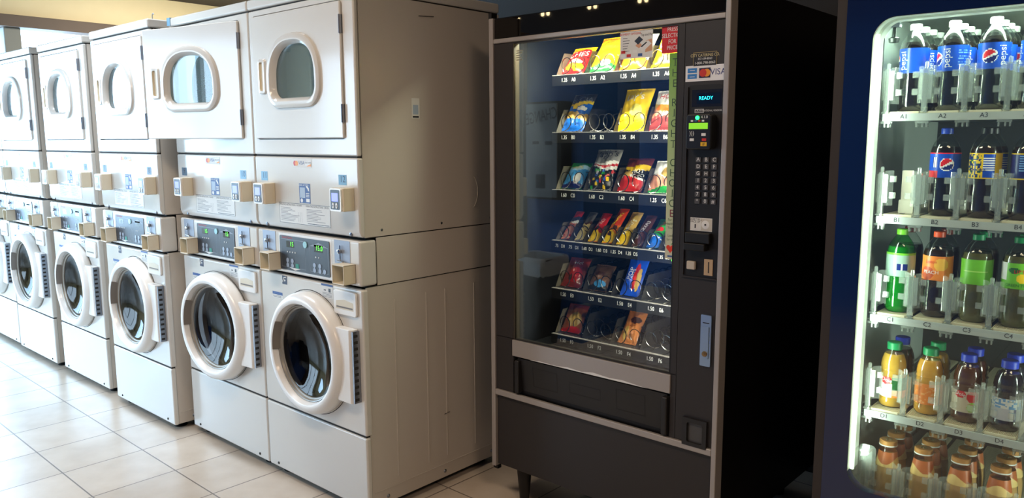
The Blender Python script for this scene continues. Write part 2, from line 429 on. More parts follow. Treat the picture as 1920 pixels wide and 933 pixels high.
def f_ctrlmarks(mb, on=True):
    y = -.0078; g = mat('panel_line', (130, 138, 150), .4)
    def fr(x0, x1, z0, z1):
        for a in ((x0, x1, z0, z0 + .0015), (x0, x1, z1 - .0015, z1), (x0, x0 + .0015, z0, z1), (x1 - .0015, x1, z0, z1)): mb.quad(*a, y, g)
    fr(.178, .345, .912, 1.024); fr(.375, .494, .912, 1.012)
    mb.quad(.215, .27, .992, 1.017, y, lcdbk); mb.quad(.405, .462, .990, 1.018, y, lcdbk)
    if on: mb.text('15', .018, plane(.253, y - .0004, 1.004), ledg).text('15.0' if on > 1 else '15', .019, plane(.438, y - .0004, 1.004), ledg)
    else: mb.text('15', .014, plane(.243, y - .0004, 1.004), mat('led_dim', (70, 90, 40), .4)).text('15', .014, plane(.438, y - .0004, 1.004), mat('led_dim', (70, 90, 40), .4))
    mb.prism(circ(.348, 1.012, .013, 20), y - .003, y, mat('round_button', (150, 205, 215), .3))
    for i in range(4): mb.prism(circ(.222 + i * .018, .974, .0032, 8), y - .001, y, whitep)
    for i in range(2): mb.prism(circ(.415 + i * .02, .970, .0032, 8), y - .001, y, whitep)
    for x, z in ((.222, .94), (.255, .94), (.222, .921), (.255, .921), (.405, .938), (.44, .938), (.405, .919), (.44, .919), (.47, .919)): mb.prism(circ(x, z, .0095, 14), y - .0015, y, grey)
    mb.quad(.277, .299, .913, .931, y - .001, teal)
    mb.text('Speed Queen', .0095, plane(.222, y - .0003, 1.0305), redp)
    mb.add([(.23, y, .912), (.31, y, .912), (.27, y, .903)], [(0, 1, 2)], whitep); mb.add([(.38, y, 1.012), (.49, y, 1.012), (.435, y, 1.027)], [(0, 1, 2)], g)
def f_plates(mb, x0=0):
    mb.box(x0, x0 + .094, -.0055, -.004, .962, 1.048, grey)
def f_slide(mb, x0=0):
    mb.tube([(x0 + .04, -.010, 1.03), (x0 + .04, -.010, .972)], .0022, chrome, 8)
    mb.lathe([(0, -.022), (.008, -.019), (.009, -.012), (.006, -.005)], (x0 + .04, 0, 1.008), chrome, 'y', 14)
    mb.tube([(x0 + .025, -.012, .974), (x0 + .06, -.012, .970)], .003, chrome, 8)
def f_cbox(mb, x0=0):
    x1, z0, z1, yf, t = x0 + .071, .896, .968, -.058, .004
    mb.box(x0, x1, yf, -.004, z0, z0 + t, beige).box(x0, x1, yf, -.004, z1 - t, z1, beige)
    mb.box(x0, x0 + t, yf, -.004, z0, z1, beige).box(x1 - t, x1, yf, -.004, z0, z1, beige).box(x0, x1, -.008, -.004, z0, z1, beige)
def f_cboxlock(mb, x0=0):
    mb.lathe([(0, -.020), (.014, -.018), (.014, -.008)], (x0 + .046, 0, .928), chrome, 'y', 20)
    mb.box(x0 + .042, x0 + .046, -.0215, -.02, .920, .936, slate)
def f_cboxtext(mb, x0=0): mb.text('PUSH', .011, plane(x0 + .022, -.0085, .955), blackp)
def f_reader(mb, x0=0):
    z0, z1 = 1.160, 1.243
    mb.box(x0, x0 + .072, -.048, 0, z0, z1, beige)
def f_readerface(mb, x0=0):
    z0, z1 = 1.160, 1.243
    mb.prism(rrect(x0 + .001, x0 + .066, z0 + .001, z1 - .001, .006), -.056, -.048, wplast)
    mb.prism(rrect(x0 + .006, x0 + .060, z0 + .007, z1 - .006, .005), -.0568, -.056, slate)
def f_screen(mb, x0=0):
    mb.quad(x0 + .014, x0 + .051, 1.196, 1.226, -.0572, lcd)
def f_rbuttons(mb, x0=0):
    for dx in (.022, .042): mb.prism([(x0 + dx + .0065 * math.cos(a * PI / 6), 1.181 + .0105 * math.sin(a * PI / 6)) for a in range(12)], -.0582, -.0568, whitep); mb.quad(x0 + dx - .003, x0 + dx + .003, 1.178, 1.183, -.0584, slate)
def f_pay(mb):
    mb.quad(.272, .400, 1.308, 1.339, -.0006, paper)
    mb.prism(circ(.289, 1.3235, .010, 16), -.0009, -.0007, redp); mb.prism(circ(.301, 1.3235, .010, 16), -.0011, -.0007, orangep)
    mb.text('VISA', .014, plane(.334, -.0009, 1.324), bluep)
    mb.quad(.358, .396, 1.313, 1.334, -.0009, whitep); mb.text('DISCOVER', .006, plane(.377, -.0011, 1.326), blackp); mb.add([(.366, -.0011, 1.313), (.396, -.0011, 1.313), (.396, -.0011, 1.322)], [(0, 1, 2)], orangep)
def f_app(mb):
    mb.quad(.311, .384, 1.172, 1.247, -.0006, bluep)
    mb.quad(.316, .350, 1.192, 1.232, -.0009, mat('sticker_pale', (168, 186, 206), .5)); mb.text('CLEAN ACCESS', .0075, plane(.338, -.0009, 1.240), whitep)
    mb.add([(.356, -.0009, 1.236), (.366, -.0009, 1.238), (.376, -.0009, 1.230), (.378, -.0009, 1.218), (.370, -.0009, 1.221), (.366, -.0009, 1.228)], [(0, 1, 2, 5), (2, 3, 4, 5)], whitep)
    mb.quad(.356, .379, 1.177, 1.190, -.0009, whitep)
    for i in range(3): mb.quad(.356, .378, 1.196 + i * .006, 1.199 + i * .006, -.0009, whitep)
    mb.lathe([(0, -.0009), (.008, -.0008)], (.326, 0, 1.182), whitep, 'y', 14)
def f_instr(mb):
    x0, x1, z0, z1 = .167, .508, 1.088, 1.168; y = -.0008
    mb.quad(x0, x1, z0, z1, -.0006, paper)
    for a in ((x0, x1, z0, z0 + .0016), (x0, x1, z1 - .0016, z1), (x0, x0 + .0016, z0, z1), (x1 - .0016, x1, z0, z1)): mb.quad(*a, y, slate)
    mb.text('OPERATING INSTRUCTIONS - WASHER', .0075, plane(.245, y, 1.160), blackp, sx=.85).text('OPERATING INSTRUCTIONS - DRYER', .0075, plane(.425, y, 1.160), blackp, sx=.85)
    rr = random.Random(3); g = mat('fine_print', (120, 120, 126), .6)
    for i in range(10):
        z = 1.148 - i * .0056; mb.quad(.177, .177 + rr.uniform(.05, .13), z, z + .0016, y, g)
        if i < 9: mb.quad(.355, .355 + rr.uniform(.06, .13), z, z + .0016, y, g)
    for a in (.300, .311, .322): mb.quad(a, a + .001, 1.096, 1.135, y, g)
    mb.quad(.36, .5, 1.093, 1.0955, y, slate)
def f_star(mb):
    mb.quad(.162, .197, .836, .871, -.0006, mat('eco_navy', (34, 44, 74), .5))
    mb.tube([(.166, -.0008, .846), (.174, -.0008, .862), (.192, -.0008, .866)], .002, whitep, 6); mb.add([(.181 + (.008 if i % 2 == 0 else .003) * math.cos(i * PI / 5), -.001, .852 + (.008 if i % 2 == 0 else .003) * math.sin(i * PI / 5)) for i in range(10)], [tuple(range(10))], whitep)
def f_namelab(mb):
    mb.quad(.086, .160, .772, .798, -.0006, paper); mb.quad(.086, .160, .786, .798, -.0008, bluep)
    for i in range(2): mb.quad(.09, .15, .775 + i * .005, .777 + i * .005, -.0008, mat('fine_print', (0, 0, 0)))
def f_warn(mb):
    mb.quad(.432, .506, .818, .872, -.0006, paper); mb.quad(.432, .506, .864, .872, -.0008, bluep)
    mb.quad(.448, .462, .846, .850, -.0008, blackp); mb.quad(.478, .492, .842, .856, -.0008, slate)
    for i in range(4): mb.quad(.438, .498, .822 + i * .005, .8236 + i * .005, -.0008, mat('fine_print', (0, 0, 0)))
def f_screws(mb, x, z):
    if z > 1: mb.lathe([(0, -.001), (.007, .002), (.008, .009)], (x, 0, z), steel, 'y', 12)
    else: mb.lathe([(0, -.004), (.005, -.003), (.006, 0)], (x, 0, .048), mat('dark_screw', (50, 50, 50), .4, .8), 'y', 12)
def f_feet(mb, x, y):
    mb.lathe([(.03, 0), (.032, .004), (.02, .012), (.012, .014), (.012, .032)], (x, y, 0), black, 'z', 16, c0=True)

UNITS = []
def washer(k, xr, yf, label, nums, opened=False, litup=2, skew=0):
    t = empty('stacked_washer_dryer', (xr - W, yf, 0), skew)
    tag(t, label, 'washer', 'stacked washer-dryers in a row')
    part('body', 'cabinet', t, f_body, .004)
    part('lower', 'lower_panel', t, f_lower, .008, 3); part('front', 'washer_front', t, f_front, .008, 3)
    part('ch', 'control_housing', t, f_ctrlhouse, .009, 4); part('dfl', 'dryer_lower_panel', t, f_dfront_low, .008, 4)
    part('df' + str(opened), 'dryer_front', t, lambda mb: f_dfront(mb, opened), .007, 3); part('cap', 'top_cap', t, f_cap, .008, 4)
    [part('ft%g%g' % (fx, fy), 'levelling_foot', t, lambda mb: f_feet(mb, fx, fy)) for fx in (.07, W - .07) for fy in (.06, DEP - .08)]; [part('sc%g%g' % q, 'screw', t, lambda mb: f_screws(mb, *q)) for q in ((.064, 1.0735), (.624, 1.0735), (.07, .048), (.61, .048))]
    part('dd', 'dryer_drum', t, f_drum_d); part('wd', 'washer_drum', t, f_drum_w)
    # dryer door, pivoting on its right hinge
    if 'ddoor' not in CACHE:
        mb = MB(); f_ddoor(mb); CACHE['ddoor'] = mb.mesh('dryer_door')
    hx, hy = .614, -.009
    door = put('dryer_door', CACHE['ddoor'], t, None, .005, 3)
    if opened:
        a = math.radians(13.5)
        door.matrix_local = Matrix.Translation((hx, hy, 0)) @ Matrix.Rotation(a, 4, 'Z') @ Matrix.Translation((-hx, -hy, 0))
    part('bezel', 'window_bezel', door, f_bezel); part('dglass', 'window_glass', door, f_dglass); part('dhandle', 'door_handle', door, f_dhandle)
    [part('dhinge%g' % hz, 'door_hinge', t, lambda mb: f_dhinge(mb, hz)) for hz in (1.813, 1.505)]
    # washer door
    ring = part('ring', 'washer_door', t, f_ring)
    part('bez', 'inner_bezel', ring, f_bez); part('pocket', 'grip_pocket', ring, f_pocket); part('wglass', 'door_glass', ring, f_wglass); part('shr', 'door_gap_shadow', ring, f_shadowring)
    hb = part('hb', 'hinge_block', t, f_hblock, .003); part('hc', 'piano_hinge', hb, f_hchrome)
    if opened:   # this unit's washer door stands slightly ajar too
        R = Matrix.Translation((.656, 0, 0)) @ Matrix.Rotation(math.radians(4.5), 4, 'Z') @ Matrix.Translation((-.656, 0, 0))
        ring.matrix_local = R; hb.matrix_local = R
    sp = part('soap', 'detergent_drawer', t, f_soap, .004, 3); part('soapc', 'drawer_pull', sp, f_soapcup)
    cp = part('ctrl', 'control_panel', t, f_ctrl); part('cm%d' % litup, 'display_and_buttons', cp, lambda mb: f_ctrlmarks(mb, litup))
    for x0, xb, xr_ in ((.040, .095, .070), (.532, .585, .585)):
        pl = part('pl%g' % x0, 'coin_plate', t, lambda mb: f_plates(mb, x0)); part('sl%g' % x0, 'coin_slide', pl, lambda mb: f_slide(mb, x0))
        cb = part('cb%g' % xb, 'coin_box', t, lambda mb: f_cbox(mb, xb), .0015); part('cl%g' % xb, 'coin_box_lock', cb, lambda mb: f_cboxlock(mb, xb)); part('ct%g' % xb, 'lettering', cb, lambda mb: f_cboxtext(mb, xb))
        rd = part('rd%g' % xr_, 'card_reader', t, lambda mb: f_reader(mb, xr_), .003, 3); part('rf%g' % xr_, 'reader_face', rd, lambda mb: f_readerface(mb, xr_))
        part('rs%g' % xr_, 'screen', rd, lambda mb: f_screen(mb, xr_)); part('rb%g' % xr_, 'buttons', rd, lambda mb: f_rbuttons(mb, xr_))
    part('pay', 'payment_sticker', t, f_pay); part('app', 'blue_app_sticker', t, f_app); part('ins', 'instruction_label', t, f_instr)
    part('star', 'energy_sticker', t, f_star); part('nl', 'name_label', t, f_namelab); part('wn', 'warning_label', t, f_warn)
    for i, (xc, st) in enumerate(((.066, nums[0]), (.590, nums[1]))):
        mb = MB(); dark = (k == 1 and i == 0) or k > 1
        mb.quad(xc - .024, xc + .024, 1.2505, 1.287, -.0006, mat('tag_dark', (70, 96, 120), .5) if dark else lblue); mb.text(st, .024, plane(xc, -.0009, 1.269), blackp if dark else mat('tag_ink', (36, 66, 100), .5), sx=1)
        mb.build('number_tag', t)
    UNITS.append(t); return t

washer(0, 0.0, 0.0, 'stacked washer and dryer numbered 11 and 12, nearest, beside the black snack machine', ('11', '12'))
washer(1, -.690, 0.0, 'stacked washer and dryer numbered 9 and 10 whose upper dryer door hangs open', ('9', '10'), opened=True, litup=1)
washer(2, -1.425, -.070, 'stacked washer and dryer just left of the one with the open dryer door', ('7', '8'), litup=0)
washer(3, -2.250, -.055, 'stacked washer and dryer, third from the far left end of its row', ('5', '6'), litup=0)
washer(4, -3.032, -.066, 'stacked washer and dryer, second from the far left end, glare on its upper door', ('3', '4'), litup=0)
washer(5, -3.765, -.055, 'stacked washer and dryer cut by the left edge of the photo', ('1', '2'), litup=0)
# things particular to the nearest unit: side sticker and scuffs
mb = MB(); xs = W - .0028
def sq(mb, y0, y1, z0, z1, m, x=xs): mb.add([(x, y0, z0), (x, y1, z0), (x, y1, z1), (x, y0, z1)], [(0, 1, 2, 3)], m)
sq(mb, .255, .295, 1.490, 1.565, paper, W - .0016); sq(mb, .262, .288, 1.505, 1.54, mat('sticker_pale', (0, 0, 0)), W - .0012)
sq(mb, .26, .29, 1.493, 1.499, blackp, W - .0012)
mb.build('side_sticker', UNITS[0])
mb = MB(); mb.tube([(W - .0018, .30, 1.866), (W - .0018, .335, 1.868), (W - .0018, .375, 1.871)], .0012, darkseam, 5)
mb.tube([(W - .0045, .40, .30), (W - .0045, .43, .302)], .0012, darkseam, 5)
mb.tube([(W - .002, .56 + .045 * math.cos(a), 1.2 + .07 * math.sin(a)) for a in [(-60 + 10 * i) * PI / 180 for i in range(13)]], .0008, mat('scuff_light', (236, 226, 206), .4), 5)
mb.build('side_scuffs', UNITS[0])

# things on top of the dryers
mb = MB(); mb.tube([(-1.02 + .05 * math.cos(a), .30, 1.985 + .022 * math.sin(a)) for a in [PI * i / 10 for i in range(11)]], .008, black, 8)
mb.box(-1.085, -1.05, .275, .325, 1.962, 1.992, black).box(-.99, -.955, .275, .325, 1.962, 1.984, black)
tag(mb.build('cable_clip', bevel=.004), 'small black looped clip lying on top of the dryer with the open door', 'clip')
mb = MB(); mb.tube([(-1.80, .12, 1.962), (-1.80, .12, 2.03), (-1.797, .12, 2.04), (-1.787, .12, 2.043), (-1.780, .12, 2.036)], .0022, steel, 6)
tag(mb.build('wire_hook'), 'thin bent wire hook standing on a dryer top in front of the cream wall', 'hook')
mb = MB(); mb.box(-1.376, -1.345, -.0062, -.0042, 1.928, 1.962, lblue).box(-1.376, -1.345, -.006, .03, 1.9622, 1.9634, lblue)
o = mb.build('blue_tape'); o.parent = UNITS[1]; o.location = (.690 + W, 0, 0)

# ------------------------------------------------------------------ snack machine
SX, SY = .705, .438
snack = tag(empty('snack_vending_machine', (SX, SY, 0)), 'black glass-front snack vending machine beside the white dryers', 'vending machine')
def wb(mb, name, root, **k):
    """build a part given in world coordinates under a root"""
    o = mb.build(name, root, **k); p = root; off = Vector((0, 0, 0))
    while p: off += p.location; p = p.parent
    o.location = -off; return o
cabk = mat('cabinet_black', (9, 9, 10), .42, spec=.4)
doork = mat('door_charcoal', (42, 38, 37), .48, bump=.15, bscale=300)
gloss = mat('header_gloss_black', (16, 13, 13), .02)
alu = mat('aluminium_trim', (172, 166, 162), .4, .35)
inner = mat('interior_grey', (38, 42, 50), .55)
mb = MB()
mb.box(.232, .262, .47, 1.30, .135, 1.85, cabk).box(1.035, 1.178, .47, 1.30, .135, 1.85, cabk).box(.262, 1.035, .47, 1.30, 1.805, 1.85, cabk)
mb.box(.262, 1.035, .47, 1.30, .135, .60, cabk).box(.262, 1.035, 1.22, 1.30, .60, 1.805, cabk)
wb(mb, 'cabinet', snack)
wb(MB().box(.262, .268, .475, 1.22, .60, 1.805, inner).box(1.029, 1.035, .475, 1.22, .60, 1.805, inner).box(.262, 1.035, 1.215, 1.22, .60, 1.805, inner).box(.262, 1.035, .475, 1.22, 1.799, 1.805, inner).box(.262, 1.035, .475, 1.22, .60, .606, inner), 'interior_lining', snack)
wb(MB().box(.232, 1.178, .455, .47, .30, .31, cabk).box(.25, 1.163, .445, .47, .147, .432, doork), 'kick_panel', snack, bevel=.003)
wb(MB().box(.25, 1.163, .440, .47, 1.772, 1.846, gloss), 'header_panel', snack, bevel=.004)
mb = MB(); mb.holed(.25, 1.030, .666, 1.755, rrect(.338, 1.010, .668, 1.750, .004), .440, .466, doork); door = wb(mb, 'glass_door', snack)
[wb(MB().box(a, b, .440, .466, .456, .668, doork), 'door_stile', door) for a, b in ((.25, .338), (1.010, 1.030))]
wb(MB().box(.338, .344, .441, .47, .668, 1.752, mat('tan_gasket', (62, 56, 46), .5)).box(1.004, 1.010, .441, .47, .668, 1.752, black), 'window_gasket', door)
wb(MB().box(.344, 1.004, .4465, .4495, .668, 1.752, clear('shop_glass', (.86, .9, .9), .0, 1.52, .0, 2.1)), 'window_glass', door)
mb = MB(); mb.box(.336, 1.012, .434, .445, .602, .664, alu)
o = wb(mb, 'silver_bar', snack, bevel=.002)
mb = MB(); pts = [(.42, .602), (.47, .606), (.55, .604), (.60, .609), (.66, .605), (.71, .612), (.78, .607), (.83, .610), (.90, .604), (.93, .602)]
mb.add([(x, .4336, z) for x, z in pts], [tuple(range(len(pts)))], whitep); wb(mb, 'torn_sticker_residue', o)
wb(MB().box(1.030, 1.163, .440, .466, .456, 1.755, doork), 'control_column', snack, bevel=.003)
wb(MB().box(.229, .2495, .432, .47, .139, 1.846, alu), 'left_trim', snack, bevel=.003)
wb(MB().box(1.1635, 1.181, .430, .475, .139, 1.846, alu), 'right_trim', snack, bevel=.003)
wb(MB().box(.250, 1.163, .433, .445, 1.7555, 1.7715, alu), 'top_rail', snack, bevel=.003)
wb(MB().box(.250, 1.163, .431, .445, .433, .4555, alu), 'lower_rail', snack, bevel=.003)
wb(MB().box(.217, .232, .445, .475, 1.846, 1.868, black).box(.217, .24, .455, .475, .118, .139, black), 'hinge_pins', snack)
mb = MB()
tk = mat('tray_door_black', (30, 29, 30), .45)
mb.add([(.36, .440, .596), (1.0, .440, .596), (1.0, .452, .470), (.36, .452, .470)], [(0, 1, 2, 3)], tk).box(.355, 1.005, .455, .47, .457, .60, black)
td = wb(mb, 'delivery_door', snack)
mb = MB()
for x0, x1, z0, z1 in ((.43, .545, .498, .572), (.60, .735, .512, .552), (.80, .915, .498, .572)):
    for a in ((x0, x1, z0, z0 + .002), (x0, x1, z1 - .002, z1), (x0, x0 + .002, z0, z1), (x1 - .002, x1, z0, z1)):
        y = lambda z: .4395 + (.596 - z) * .095
        mb.add([(a[0], y(a[2]), a[2]), (a[1], y(a[2]), a[2]), (a[1], y(a[3]), a[3]), (a[0], y(a[3]), a[3])], [(0, 1, 2, 3)], black)
wb(mb, 'embossed_panels', td)
for x in (.352, .985): wb(MB().box(x, x + .022, .425, .455, .462, .590, tk), 'door_guard', snack, bevel=.006)
for x in (.34, 1.07):
    for y in (.50, 1.22):
        mb = MB(); mb.lathe([(.017, 0), (.018, .005), (.030, .137)], (x, y, 0), black, 'z', 16, True, True); wb(mb, 'leg', snack)
# control column details
Y = .4395
cc = wb(MB().prism(rrect(1.045, 1.160, .990, 1.570, .012), Y - .0008, Y, black), 'selection_recess', snack)
mb = MB(); mb.box(1.045, 1.0485, Y - .006, Y, .995, 1.565, doork).box(1.045, 1.16, Y - .006, Y, .988, .992, doork); wb(mb, 'recess_rim', cc)
mb = MB(); mb.quad(1.060, 1.158, 1.506, 1.556, Y - .001, mat('display_bezel', (24, 24, 28), .25)).quad(1.076, 1.152, 1.514, 1.546, Y - .0014, mat('display_glass', (16, 26, 40), .15))
ds = wb(mb, 'display', snack); wb(MB().text('READY', .0105, plane(1.106, Y - .0018, 1.530), mat('cyan_led', (40, 220, 240), .4, emit=2.2)), 'display_digits', ds)
mb = MB()
for a in ((1.070, 1.100, 1.488, 1.4895), (1.070, 1.100, 1.498, 1.4995), (1.070, 1.0712, 1.488, 1.4995), (1.0988, 1.1, 1.488, 1.4995)): mb.quad(*a, Y - .001, whitep)
mb.text('CRANE', .006, plane(1.085, Y - .001, 1.4938), whitep).text('NATIONAL VENDORS', .0055, plane(1.128, Y - .001, 1.4938), whitep, sx=.8)
wb(mb, 'maker_plate', snack)
mb = MB(); mb.prism(rrect(1.060, 1.142, 1.380, 1.484, .010), Y - .034, Y, mat('reader_black', (26, 27, 28), .35)); cr = wb(mb, 'cashless_reader', snack, bevel=.004, seg=3)
mb = MB(); y = Y - .0345
mb.quad(1.070, 1.132, 1.440, 1.458, y, mat('lcd_green', (120, 190, 40), .4, emit=.8)); wb(mb, 'green_screen', cr)
mb = MB(); mb.prism(circ(1.098, 1.473, .006, 14), y - .002, y, mat('green_led', (30, 255, 90), .3, emit=6)); wb(mb, 'green_light', cr)
mb = MB()
for x, c in ((1.076, whitep), (1.088, bluep), (1.100, redp), (1.112, whitep)): mb.quad(x, x + .008, 1.4615, 1.4665, y, c)
for x, z, c in ((1.074, 1.405, whitep), (1.114, 1.405, redp), (1.112, 1.420, whitep)): mb.quad(x, x + .014, z, z + .008, y, c)
mb.text(')))', .012, plane(1.080, y, 1.427), whitep).quad(1.110, 1.130, 1.390, 1.402, y, mat('amber_key', (230, 180, 30), .4)).text('#', .009, plane(1.120, y - .0003, 1.396), blackp)
mb.text('4.1.0', .008, plane(1.12, y, 1.474), whitep); wb(mb, 'reader_symbols', cr)
keyg = mat('key_grey', (88, 86, 84), .4, .3)
for r, row in enumerate(('ABC', 'DEF', 'GHJ', '123', '456', '789', '*0#')):
    for c, ch in enumerate(row):
        x = 1.088 + c * .0262; z = 1.349 - r * .0208
        kb = wb(MB().prism(rrect(x - .0085, x + .0085, z - .0075, z + .0075, .002), Y - .004, Y, keyg), 'key', snack)
        mb = MB(); mb.text(ch, .0115, plane(x, Y - .0043, z), whitep); wb(mb, 'key_letter', kb)
mb = MB(); mb.quad(1.066, 1.139, 1.134, 1.174, Y - .001, paper); cp = wb(mb, 'coin_plate', snack)
mb = MB(); mb.text('INSERT BILL', .006, plane(1.083, Y - .0014, 1.168), blackp).text('FACE UP', .006, plane(1.083, Y - .0014, 1.161), blackp).quad(1.081, 1.085, 1.142, 1.154, Y - .0014, blackp)
mb.quad(1.102, 1.138, 1.136, 1.172, Y - .0012, mat('coin_pale', (205, 200, 188), .4)).lathe([(.011, -.002), (.013, -.0016), (.013, -.001)], (1.117, Y, 1.154), whitep, 'y', 18, True); mb.prism(circ(1.117, 1.154, .003, 8), Y - .003, Y - .002, blackp)
wb(mb, 'plate_print', cp)
mb = MB(); mb.box(1.058, 1.140, Y - .020, Y, 1.098, 1.130, black).box(1.060, 1.130, Y - .030, Y, 1.076, 1.098, black); wb(mb, 'bill_acceptor', snack, bevel=.003)
wb(MB().box(1.062, 1.090, Y - .012, Y, 1.014, 1.040, mat('ivory_button', (196, 186, 172), .4)), 'coin_return_button', snack, bevel=.003)
o = wb(MB().box(1.117, 1.146, Y - .003, Y, 1.000, 1.050, mat('slot_plate', (186, 160, 128), .4)), 'coin_slot_plate', snack, bevel=.001)
wb(MB().box(1.131, 1.1345, Y - .0034, Y - .003, 1.008, 1.042, black), 'coin_slot', o)
o = wb(MB().prism(rrect(1.114, 1.149, .717, .878, .003), Y - .006, Y, mat('lock_steel', (165, 190, 215), .3, .8)), 'lock_handle', snack)
mb = MB(); mb.box(1.121, 1.143, Y - .010, Y - .006, .742, .842, mat('lock_steel', (0, 0, 0))).box(1.121, 1.143, Y - .0066, Y - .006, .852, .855, blackp); wb(mb, 'lever', o, bevel=.001)
mb = MB(); mb.lathe([(0, -.014), (.008, -.013), (.009, -.010), (.009, -.006)], (1.132, Y, .757), mat('brass', (150, 120, 80), .4, .9), 'y', 16); wb(mb, 'lock_cylinder', o)
mb = MB(); mb.holed(1.062, 1.146, .450, .540, rrect(1.078, 1.132, .462, .526, .006), Y - .010, Y, tk); o = wb(mb, 'coin_return_cup', snack); wb(MB().quad(1.075, 1.135, .46, .53, Y - .001, mat('cup_flap', (70, 70, 72), .3)), 'cup_flap', o)
# signs
mb = MB(); mb.quad(1.060, 1.137, 1.624, 1.665, Y - .001, mat('gold_edge', (170, 150, 100), .4, .5)).quad(1.0615, 1.1355, 1.6255, 1.6635, Y - .0014, blackp)
mb.text('CITY CATERING CO.', .0085, plane(1.0985, Y - .0017, 1.655), mat('gold_ink', (220, 205, 150), .4), sx=.85).text('337-439-8063', .006, plane(1.0985, Y - .0017, 1.645), whitep).text('1-800-798-8063', .0075, plane(1.0985, Y - .0017, 1.633), whitep)
wb(mb, 'operator_plate', snack)
mb = MB(); mb.quad(1.036, 1.1635, 1.581, 1.627, Y - .0012, mat('bright_paper', (236, 236, 240), .5)); o = wb(mb, 'card_brand_strip', snack)
mb = MB(); y = Y - .0015; mb.quad(1.043, 1.074, 1.589, 1.620, y, mat('card_blue', (50, 130, 205), .5)); mb.quad(1.043, 1.074, 1.603, 1.606, y - .0002, whitep).quad(1.050, 1.067, 1.594, 1.5955, y - .0002, whitep).quad(1.050, 1.067, 1.613, 1.6145, y - .0002, whitep)
mb.quad(1.081, 1.118, 1.590, 1.619, y, mat('card_navy', (30, 30, 70), .5)); mb.prism(circ(1.094, 1.6045, .0115, 20), y - .0006, y - .0002, redp).prism(circ(1.106, 1.6045, .0115, 20), y - .0004, y - .0001, orangep)
mb.text('VISA', .018, plane(1.142, y, 1.604), mat('visa_blue', (30, 44, 120), .5)); wb(mb, 'card_logos', o)
yg = .4455
o = wb(MB().quad(.9475, 1.0195, 1.671, 1.7525, yg, mat('sign_red', (214, 26, 40), .5)), 'price_sign', door)
mb = MB()
for i, st in enumerate(('PRESS', 'SELECTION', 'FOR', 'PRICE')): mb.text(st, .0125, plane(.9838, yg - .0004, 1.740 - i * .0182), whitep, sx=.82)
wb(mb, 'sign_lettering', o)
def ramp_mat(name, stops, z0, z1):
    m = mat(name, (0, 0, 0), .5); nt = m.node_tree; b = nt.nodes['Principled BSDF']; tc = nt.nodes.new('ShaderNodeTexCoord'); sp = nt.nodes.new('ShaderNodeSeparateXYZ'); mr = nt.nodes.new('ShaderNodeMapRange'); cr = nt.nodes.new('ShaderNodeValToRGB')
    mr.inputs[1].default_value = z0; mr.inputs[2].default_value = z1; e = cr.color_ramp.elements
    e[0].position = stops[0][0]; e[0].color = lin(stops[0][1]); e[1].position = stops[-1][0]; e[1].color = lin(stops[-1][1])
    for p, c in stops[1:-1]: n = e.new(p); n.color = lin(c)
    nt.links.new(tc.outputs['Object'], sp.inputs[0]); nt.links.new(sp.outputs['Z'], mr.inputs[0]); nt.links.new(mr.outputs[0], cr.inputs[0]); nt.links.new(cr.outputs[0], b.inputs['Base Color']); return m
o = wb(MB().quad(.976, 1.013, 1.036, 1.670, yg, ramp_mat('green_strip_print', [(0, (206, 206, 184)), (.35, (186, 204, 160)), (.8, (150, 190, 110)), (1, (112, 170, 60))], 1.036, 1.67)), 'slogan_strip', door)
mb = MB(); mar = mat('maroon_ink', (120, 30, 54), .5); gi = mat('green_ink', (66, 96, 66), .5)
z = 1.640
for ch in 'THE RIGHT CHOICE':
    if ch != ' ': mb.text(ch, .0235, plane(.9955, yg - .0004, z), mar if z < 1.2 else gi); mb.quad(.991, 1.000, z - .0085, z - .0075, yg - .0005, mar if z < 1.2 else gi)
    z -= .0315 if ch != ' ' else .026
for i, st in enumerate(('For a', 'Healthier', 'You!"', '', 'Look', 'for the')): mb.text(st or ' ', .0085, plane(.9945, yg - .0004, 1.160 - i * .0125), gi, sx=.85)
hp = []
for i in range(24):
    a = 2 * PI * i / 24; hp.append((.9945 + .0009 * 16 * math.sin(a) ** 3, yg - .0004, 1.070 + .0009 * (13 * math.cos(a) - 5 * math.cos(2 * a) - 2 * math.cos(3 * a) - math.cos(4 * a))))
mb.add(hp, [tuple(range(24))], mat('heart_red', (224, 62, 34), .5)); mb.quad(.985, 1.004, 1.043, 1.048, yg - .0004, bluep); mb.add([(.995, yg - .0004, 1.083), (1.005, yg - .0004, 1.09), (1.0, yg - .0004, 1.083)], [(0, 1, 2)], mat('leaf_green', (70, 150, 40), .5))
wb(mb, 'slogan_lettering', o)
o = wb(MB().quad(.795, .915, 1.664, 1.748, yg, paper), 'payment_options_card', door)
mb = MB(); y = yg - .0004; mb.text('PAYMENT OPTIONS', .007, plane(.832, y, 1.739), redp, sx=.9).text('Tap and Pay', .008, plane(.893, y, 1.733), blackp, sx=.8)
for i in range(6): mb.quad(.805, .822 + (i * 7 % 4) * .003, 1.727 - i * .008, 1.7285 - i * .008, y, blackp)
mb.add([(.848, y, 1.717), (.866, y, 1.731), (.880, y, 1.719), (.862, y, 1.705)], [(0, 1, 2, 3)], slate).add([(.866, y, 1.694), (.898, y, 1.716), (.911, y, 1.705), (.880, y, 1.682)], [(0, 1, 2, 3)], whitep)
skin = mat('printed_skin', (214, 160, 124), .6); mb.add([(.852, y + .0002, 1.702), (.862, y + .0002, 1.712), (.875, y + .0002, 1.706), (.872, y + .0002, 1.690)], [(0, 1, 2, 3)], skin).add([(.893, y + .0002, 1.716), (.912, y + .0002, 1.720), (.914, y + .0002, 1.684), (.888, y + .0002, 1.680)], [(0, 1, 2, 3)], skin)
mb.add([(.872, y - .0002, 1.699), (.892, y - .0002, 1.712), (.895, y - .0002, 1.709), (.876, y - .0002, 1.696)], [(0, 1, 2, 3)], blackp)
